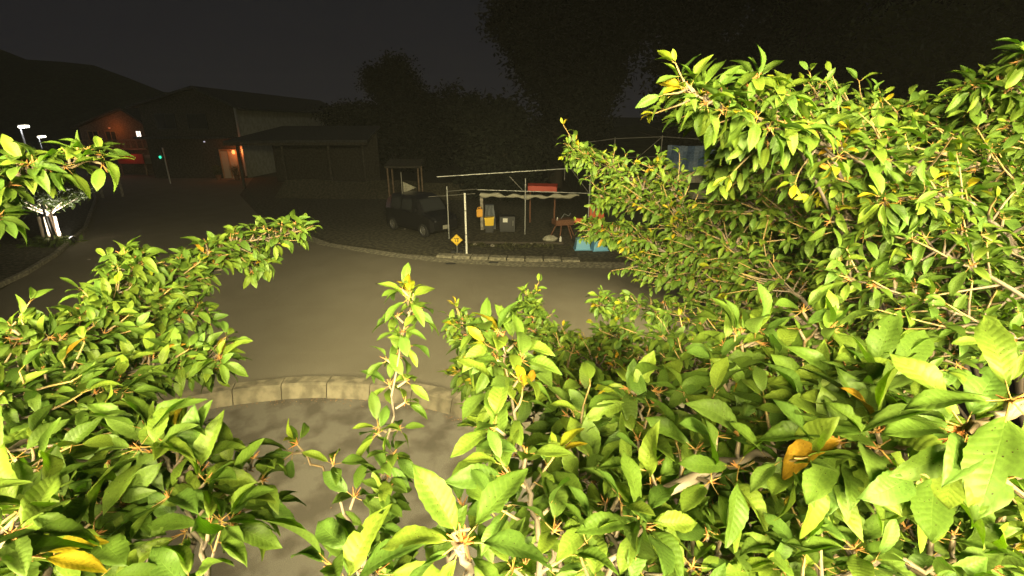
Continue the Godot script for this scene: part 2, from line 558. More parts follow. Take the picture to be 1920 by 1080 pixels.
func far_tree(called: String, label: String, at: Vector3, height: float, wide: float, cone: float, clump: ArrayMesh, clumps: int, group: String, bare := 0.2) -> Node3D:
	var o := thing(called, label, "tree", at, 0.0, group)
	var st := begin()
	var top := Vector3(rng.randfn(0, 0.2), height * 0.92, rng.randfn(0, 0.2))
	var bend := Vector3(rng.randfn(0, 0.15), height * 0.45, rng.randfn(0, 0.15))
	tube(st, [Vector3(0, -0.05, 0), bend, top], [wide * 0.05 + 0.06, wide * 0.035 + 0.03, 0.03], 8)
	for k in 9:
		var t := rng.randf_range(bare, 0.85)
		var a := rng.randf() * TAU
		var p := Vector3.ZERO.lerp(bend, t / 0.45) if t < 0.45 else bend.lerp(top, (t - 0.45) / 0.55)
		rod(st, p, p + Vector3(cos(a) * wide * 0.4 * (1.0 - t * cone), height * 0.08, sin(a) * wide * 0.4 * (1.0 - t * cone)), 0.05, 5, 0.015)
	part("trunk", st, M.far_bark, o)
	var lobes := []
	for k in 16:
		var t := rng.randf_range(bare, 0.95)
		var a := rng.randf() * TAU
		var reach: float = wide * 0.5 * (lerpf(1.0, 1.0 - t, cone) if cone > 0.5 else sqrt(maxf(0.05, 1.0 - pow((t - 0.5) * 1.9, 2.0)))) * rng.randf_range(0.35, 0.85)
		lobes.append(Vector3(cos(a) * reach, t * height, sin(a) * reach))
	var mm := MultiMesh.new()
	mm.transform_format = MultiMesh.TRANSFORM_3D
	mm.mesh = clump
	mm.instance_count = clumps
	for i in clumps:
		var p: Vector3
		if cone > 0.5:
			var t := 1.0 - sqrt(rng.randf())
			t = bare + (1.0 - bare) * t
			var a := rng.randf() * TAU
			var reach := wide * 0.5 * (1.0 - (t - bare) / (1.0 - bare) * cone) * sqrt(rng.randf_range(0.1, 1.0)) * (0.85 + 0.2 * sin(t * 40.0 + a))
			p = Vector3(cos(a) * reach, t * height - reach * 0.2, sin(a) * reach)
		else:
			var l: Vector3 = lobes[rng.randi_range(0, lobes.size() - 1)]
			var v := Vector3(rng.randfn(0, 1), rng.randfn(0, 1), rng.randfn(0, 1)).normalized() * pow(rng.randf(), 0.4)
			p = l + v * Vector3(wide * 0.2, height * 0.11, wide * 0.2)
		var s := rng.randf_range(0.7, 1.35)
		mm.set_instance_transform(i, Transform3D(Basis.from_euler(Vector3(rng.randfn(0, 0.3), rng.randf() * TAU, rng.randfn(0, 0.3))) * s, p))
	var c := MultiMeshInstance3D.new()
	c.multimesh = mm
	c.name = "crown"
	c.set_meta("kind", "stuff")
	o.add_child(c, true)
	return o

# ---------------------------------------------------------------- materials

var M := {}

func prepare_materials() -> void:
	M.asphalt = rough_mat(Color(0.1, 0.088, 0.066), Color(0.222, 0.196, 0.15), 2.6, 0.16, 3, 11, 0.9, 0.9, 0.22, 0.8, 1024)
	M.asphalt.detail_enabled = true
	M.asphalt.detail_albedo = noise_tex(512, 0.012, 5, 12, Color(0.92, 0.91, 0.89), Color(1, 1, 1), 0.25, 0.7)
	M.asphalt.detail_blend_mode = BaseMaterial3D.BLEND_MODE_MUL
	M.asphalt.uv2_triplanar = true
	M.asphalt.uv2_scale = Vector3.ONE / 9.0
	M.asphalt.detail_uv_layer = BaseMaterial3D.DETAIL_UV_2
	M.paving = rough_mat(Color(0.055, 0.049, 0.042), Color(0.25, 0.225, 0.19), 1.4, 0.2, 2, 21, 0.9, 0.6, 0.2, 0.86, 1024)
	M.paving.detail_enabled = true
	M.paving.detail_albedo = noise_tex(512, 0.014, 5, 22, Color(0.55, 0.52, 0.48), Color(1, 1, 1), 0.25, 0.65)
	M.paving.detail_blend_mode = BaseMaterial3D.BLEND_MODE_MUL
	M.paving.uv2_triplanar = true
	M.paving.uv2_scale = Vector3.ONE / 4.0
	M.paving.detail_uv_layer = BaseMaterial3D.DETAIL_UV_2
	M.kerb = rough_mat(Color(0.095, 0.082, 0.057), Color(0.2, 0.172, 0.122), 1.7, 0.012, 6, 31, 0.92, 0.4, 0.25, 0.75)
	M.old_kerb = rough_mat(Color(0.13, 0.12, 0.09), Color(0.3, 0.27, 0.2), 1.5, 0.02, 5, 33, 0.92, 0.3)
	M.concrete = rough_mat(Color(0.2, 0.18, 0.15), Color(0.36, 0.32, 0.26), 2.0, 0.02, 5, 35, 0.92, 0.3)
	M.dirt = rough_mat(Color(0.035, 0.032, 0.022), Color(0.1, 0.088, 0.055), 3.0, 0.03, 6, 41, 0.95, 1.5)
	M.soil = rough_mat(Color(0.03, 0.026, 0.018), Color(0.085, 0.068, 0.045), 1.0, 0.05, 5, 43, 0.95, 1.5)
	M.hill = rough_mat(Color(0.012, 0.016, 0.008), Color(0.035, 0.045, 0.02), 14.0, 0.02, 6, 45, 0.95, 0.0)
	M.far_bark = mat(Color(0.06, 0.05, 0.04), 0.9)
	M.far_leaf = mat(Color(0.035, 0.055, 0.018), 0.7)
	M.far_leaf.backlight_enabled = true
	M.far_leaf.backlight = Color(0.2, 0.25, 0.08)
	M.cedar = mat(Color(0.01, 0.014, 0.007), 0.9)
	M.bamboo = mat(Color(0.075, 0.095, 0.028), 0.6)
	M.bamboo.backlight_enabled = true
	M.bamboo.backlight = Color(0.3, 0.35, 0.1)
	M.galv = mat(Color(0.42, 0.42, 0.4), 0.45, 0.6)
	M.old_pipe = mat(Color(0.22, 0.21, 0.19), 0.6, 0.4)
	M.white_paint = rough_mat(Color(0.58, 0.57, 0.52), Color(0.8, 0.79, 0.74), 0.8, 0.03, 4, 51, 0.5)
	M.black = mat(Color(0.02, 0.02, 0.022), 0.5)
	M.rubber = mat(Color(0.018, 0.018, 0.018), 0.85)
	M.glass = mat(Color(0.03, 0.032, 0.035), 0.08)
	M.car = mat(Color(0.006, 0.006, 0.008), 0.22)
	M.car.clearcoat_enabled = true
	M.car.clearcoat = 0.8
	M.chrome = mat(Color(0.7, 0.7, 0.7), 0.2, 0.9)
	M.yellow = mat(Color(0.75, 0.5, 0.03), 0.45)
	M.amber = mat(Color(0.75, 0.36, 0.03), 0.55)
	M.red = mat(Color(0.45, 0.05, 0.03), 0.55)
	M.orange = mat(Color(0.6, 0.13, 0.04), 0.5)
	M.rust = rough_mat(Color(0.1, 0.04, 0.02), Color(0.2, 0.09, 0.05), 0.6, 0.03, 5, 53, 0.85)
	M.blue = mat(Color(0.16, 0.4, 0.62), 0.4)
	M.blue_sheet = rough_mat(Color(0.04, 0.08, 0.16), Color(0.09, 0.15, 0.27), 1.2, 0.02, 4, 55, 0.55)
	M.grey_tarp = rough_mat(Color(0.08, 0.09, 0.1), Color(0.17, 0.18, 0.19), 0.7, 0.02, 4, 57, 0.6)
	M.pale_cloth = rough_mat(Color(0.22, 0.21, 0.16), Color(0.42, 0.4, 0.33), 0.6, 0.03, 4, 59, 0.85)
	M.wood = rough_mat(Color(0.2, 0.13, 0.07), Color(0.34, 0.24, 0.14), 0.5, 0.02, 4, 61, 0.8)
	M.stake = rough_mat(Color(0.5, 0.4, 0.33), Color(0.68, 0.58, 0.5), 0.4, 0.03, 4, 63, 0.8)
	M.plaster = rough_mat(Color(0.26, 0.26, 0.21), Color(0.34, 0.33, 0.27), 3.0, 0.01, 4, 65, 0.9)
	M.dark_board = rough_mat(Color(0.03, 0.026, 0.02), Color(0.06, 0.052, 0.042), 2.0, 0.02, 4, 66, 0.9)
	M.brown_wall = rough_mat(Color(0.13, 0.09, 0.06), Color(0.2, 0.14, 0.1), 2.0, 0.02, 4, 67, 0.9)
	M.roof = rough_mat(Color(0.025, 0.025, 0.027), Color(0.05, 0.05, 0.052), 2.0, 0.02, 4, 69, 0.8)
	M.weed = mat(Color(0.06, 0.06, 0.025), 0.8)
	M.grass = mat(Color(0.08, 0.12, 0.025), 0.7)
	M.grass.backlight_enabled = true
	M.grass.backlight = Color(0.25, 0.3, 0.1)

func glow(c: Color, energy: float) -> StandardMaterial3D:
	var m := mat(Color(0.6, 0.6, 0.6), 0.5)
	m.emission_enabled = true
	m.emission = c
	m.emission_energy_multiplier = energy
	return m

func lamp(at: Vector3, c: Color, energy: float, size := 0.05, reach := 30.0) -> void:
	var l := OmniLight3D.new()
	l.name = numbered("lamp_light")
	l.position = at
	l.light_color = c
	l.light_energy = energy
	l.light_size = size
	l.omni_range = reach
	l.omni_attenuation = 2.0
	l.shadow_enabled = true
	add_child(l, true)

# ---------------------------------------------------------------- the scene

func _ready() -> void:
	rng.seed = 20260617
	# camera
	var cam := Camera3D.new()
	cam.name = "camera"
	cam.fov = 61.93
	cam.near = 0.05
	cam.far = 900.0
	cam.position = EYE
	cam.rotation_degrees = Vector3(-19.0, 0, 0)
	cam.current = true
	add_child(cam)
	# night sky, the last of the dusk
	var sky := ProceduralSkyMaterial.new()
	sky.sky_top_color = Color8(19, 20, 26)
	sky.sky_horizon_color = Color8(32, 31, 34)
	sky.sky_curve = 0.12
	sky.ground_horizon_color = Color8(24, 23, 23)
	sky.ground_bottom_color = Color8(12, 12, 12)
	var env := Environment.new()
	env.background_mode = Environment.BG_SKY
	env.sky = Sky.new()
	env.sky.sky_material = sky
	env.tonemap_mode = Environment.TONE_MAPPER_LINEAR
	env.tonemap_exposure = 1.0
	env.fog_enabled = true  # thin haze put in to lift the blacks, like lens glare
	env.fog_density = 0.0004
	env.fog_light_color = Color(0.9, 0.9, 0.88)
	env.sdfgi_enabled = true
	env.ssao_enabled = true
	env.ssil_enabled = true
	var we := WorldEnvironment.new()
	we.name = "environment"
	we.environment = env
	add_child(we)
	# dim dusk light, turned to lift the storehouse wall and dark ground
	var dusk := DirectionalLight3D.new()
	dusk.name = "dusk"
	dusk.rotation_degrees = Vector3(-32, 52, 0)
	dusk.light_color = Color(1.0, 0.98, 0.9)
	dusk.light_energy = 0.035
	dusk.light_angular_distance = 20.0
	dusk.shadow_enabled = true
	dusk.sky_mode = DirectionalLight3D.SKY_MODE_LIGHT_ONLY
	add_child(dusk)
	# lamps out of view: two banks of floodlights placed to light the foliage, a mast lamp for the road on the right
	unseen_flood(LEFT_HEAD, LEFT_WAY, 360.0, 27.0, 0.9)
	unseen_flood(RIGHT_HEAD, RIGHT_WAY, 390.0, 27.0, 0.9)  # second unseen bank, evens out the shadows in the foliage
	unseen_flood(MAST_HEAD, MAST_WAY, 570.0, 25.0, 0.2)  # mast out of view, placed to light the road

	prepare_materials()
	prepare_leaves()
	ground()
	buildings()
	far_trees()
	terrace()
	yard()
	left_side()
	behind()
	cherries()

const LEFT_HEAD := Vector3(-1.9, 6.4, 4.4)
const LEFT_WAY := Vector3(0.22, -0.45, -1.0)
const RIGHT_HEAD := Vector3(1.9, 6.5, 4.4)
const RIGHT_WAY := Vector3(-0.34, -0.45, -1.0)
const MAST_HEAD := Vector3(9.5, 8.0, -3.0)
const MAST_WAY := Vector3(-9.6, -8.0, -5.9)

func unseen_flood(head: Vector3, way: Vector3, energy: float, half: float, size: float) -> void:
	var l := SpotLight3D.new()
	l.name = numbered("unseen_flood")
	l.look_at_from_position(head, head + way, Vector3.UP)
	l.light_color = Color(1.0, 0.94, 0.70)
	l.light_energy = energy
	l.light_size = size
	l.spot_angle = half
	l.spot_angle_attenuation = 0.55 if size > 0.5 else 0.9
	l.spot_range = 120.0
	l.spot_attenuation = 2.0
	l.shadow_enabled = true
	add_child(l, true)

func ground() -> void:
	var st := begin()
	for i in 20:
		for j in 20:
			var x := -500.0 + i * 50.0
			var z := -500.0 + j * 50.0
			quad(st, Vector3(x, -0.012, z), Vector3(x + 50, -0.012, z), Vector3(x + 50, -0.012, z + 50), Vector3(x, -0.012, z + 50), Vector3.UP)
	struct("ground", st, M.dirt)
	# the road: comes down from the upper left and bends off to the right
	st = begin()
	sheet(st, PackedVector2Array([Vector2(-42, -62), Vector2(-40, -47), Vector2(-31, -36), Vector2(-25.5, -29.7), Vector2(-18.9, -21.1), Vector2(-16.2, -16.6), Vector2(-15.2, -14.3), Vector2(-14.4, -12.6), Vector2(-14, -9), Vector2(-14.5, -4), Vector2(-15, 6), Vector2(14, 6), Vector2(12, -4), Vector2(14, -9), Vector2(40, -9), Vector2(40, -14.6), Vector2(12, -14.75), Vector2(4.2, -14.93), Vector2(0, -15.24), Vector2(-2.5, -15.75), Vector2(-4.2, -16.4), Vector2(-7.4, -18.1), Vector2(-8.9, -19.6), Vector2(-13.4, -25.1), Vector2(-18, -32), Vector2(-23, -43.8), Vector2(-25, -62)]), 0.0)
	struct("road", st, M.asphalt)
	# the yard on the far side
	st = begin()
	sheet(st, PackedVector2Array([Vector2(-8.0, -19.4), Vector2(-6.6, -18.3), Vector2(-4.0, -17.1), Vector2(-2.4, -16.55), Vector2(0, -16.2), Vector2(4.2, -15.95), Vector2(16, -15.8), Vector2(16, -22), Vector2(6, -31), Vector2(-8, -31), Vector2(-12, -25.4)]), 0.02)
	struct("yard_ground", st, M.dirt)
	# concrete gutter along the far edge of the road
	st = begin()
	var outer := [Vector2(-8.9, -19.6), Vector2(-7.4, -18.1), Vector2(-4.2, -16.4), Vector2(-2.5, -15.75), Vector2(0, -15.24), Vector2(4.2, -14.93), Vector2(12, -14.75)]
	var inner := [Vector2(-8.65, -19.9), Vector2(-7.15, -18.4), Vector2(-3.95, -16.75), Vector2(-2.4, -16.3), Vector2(0, -15.9), Vector2(4.2, -15.6), Vector2(12, -15.4)]
	for i in outer.size() - 1:
		var a := Vector3(outer[i].x, 0.005, outer[i].y)
		var b := Vector3(outer[i + 1].x, 0.005, outer[i + 1].y)
		var c := Vector3(inner[i + 1].x, 0.03, inner[i + 1].y)
		var d := Vector3(inner[i].x, 0.03, inner[i].y)
		face(st, a, b, c, d, Vector3.UP)
	struct("gutter", st, M.old_kerb)
	# low kerb of the island in front of the yard, block by block, with dark drain mouths
	var k := Node3D.new()
	k.name = "yard_kerb"
	k.set_meta("kind", "structure")
	add_child(k)
	for i in 8:
		st = begin()
		var t := i / 7.0
		var x := lerpf(-2.35, 2.0, t)
		var z := -16.0 + 0.55 * (1.0 - pow(1.0 - (x + 2.35) / 4.6, 2.0))
		var turn := Basis(Vector3.UP, -0.22 * (1.0 - t) + 0.02)
		var h := 0.10 if i in [0, 7] else 0.13
		box(st, Vector3(x, h / 2.0, z - 0.42), Vector3(0.59, h, 0.36), turn, 0.02)
		part("kerb_block", st, M.old_kerb, k)
	st = begin()
	for x in [-2.05, -0.62, 1.55]:
		box(st, Vector3(x, 0.034, -15.72 + 0.1 * x * (1.0 if x < 0.0 else 0.2) * -1.0), Vector3(0.32, 0.02, 0.12))
	part("drain_mouth", st, M.black, k)
	# the pavement corner below the camera and its high kerb
	st = begin()
	var mid := Vector2(-3.2, -2.02)
	var rad := 5.22
	var edge := PackedVector2Array()
	for i in 25:
		var a := lerpf(-1.62, 1.62, i / 24.0)
		edge.append(mid + Vector2(sin(a), -cos(a)) * rad)
	edge.append(Vector2(3.4, 4.0)); edge.append(Vector2(3.4, 6.0)); edge.append(Vector2(-8.9, 6.0))
	sheet(st, edge, 0.012)
	struct("pavement", st, M.paving)
	k = Node3D.new()
	k.name = "kerb"
	k.set_meta("kind", "structure")
	add_child(k)
	var n := 22
	for i in n:
		st = begin()
		var span := 3.2 / n
		var a0 := -1.6 + i * span + 0.0012 + rng.randf_range(0, 0.0012)
		var a1 := -1.6 + (i + 1) * span - 0.0012
		var h := 0.25 + rng.randf_range(-0.006, 0.006)
		var off := rng.randf_range(-0.014, 0.014)
		var steps := 3
		for s in steps:
			var b0 := lerpf(a0, a1, float(s) / steps)
			var b1 := lerpf(a0, a1, float(s + 1) / steps)
			var ring := []
			for prof in [[5.18, 0.0], [5.262, h - 0.03], [5.295, h], [5.52, h], [5.56, h - 0.03], [5.58, 0.0]]:
				for b in [b0, b1]:
					ring.append(Vector3(mid.x + sin(b) * (prof[0] + off), prof[1], mid.y - cos(b) * (prof[0] + off)))
			var heart := Vector3(mid.x + sin((b0 + b1) / 2.0) * 5.38, 0.1, mid.y - cos((b0 + b1) / 2.0) * 5.38)
			for f in 5:
				face(st, ring[f * 2], ring[f * 2 + 1], ring[f * 2 + 3], ring[f * 2 + 2], (ring[f * 2] + ring[f * 2 + 3]) / 2.0 - heart)
			for end in ([0] if s == 0 else []) + ([1] if s == steps - 1 else []):
				var outw := Vector3(cos(b0), 0, sin(b0)) * (-1.0 if end == 0 else 1.0)
				for f in [[0, 1, 4, 5], [1, 2, 3, 4]]:
					face(st, ring[f[0] * 2 + end], ring[f[1] * 2 + end], ring[f[2] * 2 + end], ring[f[3] * 2 + end], outw)
		part("kerb_block", st, M.kerb, k)
	# dead leaves blown against the kerb
	var bits := MultiMesh.new()
	bits.transform_format = MultiMesh.TRANSFORM_3D
	bits.use_colors = true
	var lm := mat(Color.WHITE, 0.8)
	lm.vertex_color_use_as_albedo = true
	st = begin()
	tri(st, Vector3(-0.5, 0, 0), Vector3(0, 0.06, 0.25), Vector3(0.5, 0, 0), Vector3.UP, Vector3.UP, Vector3.UP)
	tri(st, Vector3(-0.5, 0, 0), Vector3(0.5, 0, 0), Vector3(0, 0.05, -0.25), Vector3.UP, Vector3.UP, Vector3.UP)
	st.set_material(lm)
	bits.mesh = st.commit()
	bits.instance_count = 900
	for i in 900:
		var a := rng.randf_range(-1.2, 1.2)
		var r := 5.16 - absf(rng.randfn(0, 0.07)) if i < 700 else 5.6 + absf(rng.randfn(0, 0.08))
		if i > 820:
			r = rng.randf_range(2.5, 5.1)
		var s := rng.randf_range(0.012, 0.034)
		bits.set_instance_transform(i, Transform3D(Basis.from_euler(Vector3(rng.randfn(0, 0.3), rng.randf() * TAU, rng.randfn(0, 0.3))) * s, Vector3(mid.x + sin(a) * r, 0.02 + rng.randf() * 0.012, mid.y - cos(a) * r)))
		bits.set_instance_color(i, Color(0.16, 0.07, 0.03).lerp(Color(0.3, 0.18, 0.08), rng.randf()))
	var litter := MultiMeshInstance3D.new()
	litter.multimesh = bits
	litter.name = "leaf_litter"
	litter.set_meta("kind", "stuff")
	tag(litter, "brown dead leaves and crumbs gathered along the foot of the kerb", "leaf litter")
	add_child(litter)
	# one yellow leaf on the kerb
	var fl := MeshInstance3D.new()
	fl.mesh = leaf_kinds[5]
	fl.set_surface_override_material(0, young_mats[1])
	fl.transform = Transform3D(Basis.from_euler(Vector3(0.1, 0.4, 0)) * 0.09, Vector3(-1.83, 0.262, -7.25))
	fl.name = "fallen_leaf"
	tag(fl, "yellow fallen leaf lying on top of the concrete kerb", "leaf")
	add_child(fl)
	# soil bed under the trees on the right, with its edging stones
	st = begin()
	sheet(st, PackedVector2Array([Vector2(3.4, 6), Vector2(3.4, -6.5), Vector2(6.0, -9.4), Vector2(9.6, -9.7), Vector2(10.6, -8.7), Vector2(12, -4), Vector2(14, 6)]), 0.016)
	struct("planting_bed", st, M.soil)
	k = Node3D.new()
	k.name = "bed_edging"
	k.set_meta("kind", "structure")
	add_child(k)
	var line := [Vector3(6.0, 0, -9.5), Vector3(9.6, 0, -9.9), Vector3(10.7, 0, -8.9), Vector3(12.1, 0, -4.2)]
	for s in 3:
		var p: Vector3 = line[s]
		var q: Vector3 = line[s + 1]
		var count := int(p.distance_to(q) / 0.6)
		for i in count:
			st = begin()
			var c := p.lerp(q, (i + 0.5) / count) + Vector3(0, 0.08, 0)
			box(st, c, Vector3(p.distance_to(q) / count - 0.012, 0.18, 0.24), Basis(Vector3.UP, atan2(-(q - p).z, (q - p).x)), 0.02)
			part("kerb_block", st, M.kerb, k)
	# pale edge line of the road on the left
	k = Node3D.new()
	k.name = "road_edging"
	k.set_meta("kind", "structure")
	add_child(k)
	line = [Vector3(-14.4, 0, -11.8), Vector3(-15.2, 0, -14.3), Vector3(-16.3, 0, -16.6), Vector3(-19.0, 0, -21.1), Vector3(-25.6, 0, -29.7), Vector3(-31.1, 0, -36)]
	for s in line.size() - 1:
		var p: Vector3 = line[s]
		var q: Vector3 = line[s + 1]
		var count := int(p.distance_to(q) / 1.0)
		for i in count:
			st = begin()
			box(st, p.lerp(q, (i + 0.5) / count) + Vector3(0, 0.06, 0), Vector3(p.distance_to(q) / count - 0.015, 0.14, 0.16), Basis(Vector3.UP, atan2(-(q - p).z, (q - p).x)), 0.02)
			part("kerb_block", st, M.old_kerb, k)
	# the hills behind: one ridge of terrain
	st = begin()
	var ridge := func(x: float, t: float) -> Vector3:
		var y: float = lerpf(4.0, 46.0, smoothstep(-60.0, -230.0, x)) + 4.0 * sin(x * 0.05) + 2.5 * sin(x * 0.13 + 1.0)
		if x > 0.0:
			y = lerpf(4.0, 34.0, smoothstep(20.0, 160.0, x)) + 3.0 * sin(x * 0.07)
		return Vector3(x, maxf(y, 1.5) * pow(t, 0.8) - 0.3, -130.0 - 60.0 * t + absf(x) * 0.1)
	for i in 60:
		for j in 6:
			var x0 := -300.0 + i * 10.0
			var a: Vector3 = ridge.call(x0, j / 6.0)
			var b: Vector3 = ridge.call(x0 + 10.0, j / 6.0)
			var c: Vector3 = ridge.call(x0 + 10.0, (j + 1) / 6.0)
			var d: Vector3 = ridge.call(x0, (j + 1) / 6.0)
			face(st, a, b, c, d, Vector3(0, 1, 0.4))
	struct("hills", st, M.hill)
	# grassy bank between the road and the yard
	st = begin()
	for i in 10:
		var x0 := -15.0 + i * 1.2
		var x1 := x0 + 1.2
		var z0 := -33.5 + 0.1 * i
		face(st, Vector3(x0, 0.0, z0 + 3.0), Vector3(x1, 0.0, z0 + 3.1), Vector3(x1, 0.9 + 0.1 * sin(i * 1.3 + 1.3), z0 + 1.2), Vector3(x0, 0.9 + 0.1 * sin(i * 1.3), z0 + 1.1), Vector3(0, 1, 1))
		face(st, Vector3(x0, 0.9 + 0.1 * sin(i * 1.3), z0 + 1.1), Vector3(x1, 0.9 + 0.1 * sin(i * 1.3 + 1.3), z0 + 1.2), Vector3(x1, 0.6, z0 - 0.9), Vector3(x0, 0.6, z0 - 1.0), Vector3(0, 1, 0))
	struct("bank", st, M.dirt)

func tube_thing(called: String, label: String, category: String, a: Vector3, b: Vector3, r: float, m: Material, group := "") -> void:
	var st := begin()
	rod(st, Vector3.ZERO, b - a, r, 10)
	var o := part(called, st, m)
	o.position = a
	tag(o, label, category, group)

func gable(o: Node3D, x0: float, x1: float, ridge_x: float, z0: float, z1: float, eave: float, top: float, wall: Material, over := 0.5, front: Material = null) -> void:
	# walls round x0..x1, z1 (back) .. z0 (front), a roof of two slabs whose ridge runs along z
	for side in [[Vector3(x0, 0, z0), Vector3(x1, 0, z0), Vector3(0, 0, 1)], [Vector3(x0, 0, z1), Vector3(x1, 0, z1), Vector3(0, 0, -1)]]:
		var st := begin()
		var a: Vector3 = side[0]
		var b: Vector3 = side[1]
		var n: Vector3 = side[2]
		for t in [0.0, -0.18]:
			var off: Vector3 = n * t
			var dir: Vector3 = n if t == 0.0 else -n
			face(st, a + off, b + off, b + off + Vector3(0, eave, 0), a + off + Vector3(0, eave, 0), dir)
			tri(st, a + off + Vector3(0, eave, 0), b + off + Vector3(0, eave, 0), Vector3(ridge_x, top, a.z) + off, dir, dir, dir)
		part("gable_wall", st, front if front else wall, o)
	for x in [x0, x1]:
		var st := begin()
		var inx := 0.09 if x == x0 else -0.09
		box(st, Vector3(x + inx, eave / 2.0, (z0 + z1) / 2.0), Vector3(0.17, eave, absf(z0 - z1) - 0.4))
		part("wall", st, wall, o)
	for s in [[x0, -1.0], [x1, 1.0]]:
		var st := begin()
		var slope: float = (top - eave) / absf(s[0] - ridge_x)
		var ex: float = s[0] + s[1] * over
		var ey := eave - slope * over
		var zf := maxf(z0, z1) + over
		var zb := minf(z0, z1) - over
		hexa(st, [Vector3(ridge_x, top + 0.02, zf), Vector3(ex, ey + 0.02, zf), Vector3(ex, ey + 0.02, zb), Vector3(ridge_x, top + 0.02, zb), Vector3(ridge_x, top + 0.2, zf), Vector3(ex, ey + 0.2, zf), Vector3(ex, ey + 0.2, zb), Vector3(ridge_x, top + 0.2, zb)])
		part("roof", st, M.roof, o)

func window(o: Node3D, c: Vector3, w: float, h: float, frame: Material, pane: Material, called := "window") -> MeshInstance3D:
	# in a wall that faces +z
	var st := begin()
	for s in [-1.0, 1.0]:
		box(st, c + Vector3(s * (w / 2.0 + 0.03), 0, 0.03), Vector3(0.06, h + 0.12, 0.08))
		box(st, c + Vector3(0, s * (h / 2.0 + 0.03), 0.032), Vector3(w - 0.002, 0.06, 0.08))
	box(st, c + Vector3(0, 0, 0.03), Vector3(0.04, h - 0.002, 0.05))
	var f := part(called, st, frame, o)
	st = begin()
	box(st, c + Vector3(0, 0, 0.012), Vector3(w, h, 0.015))
	part("pane", st, pane, f)
	return f

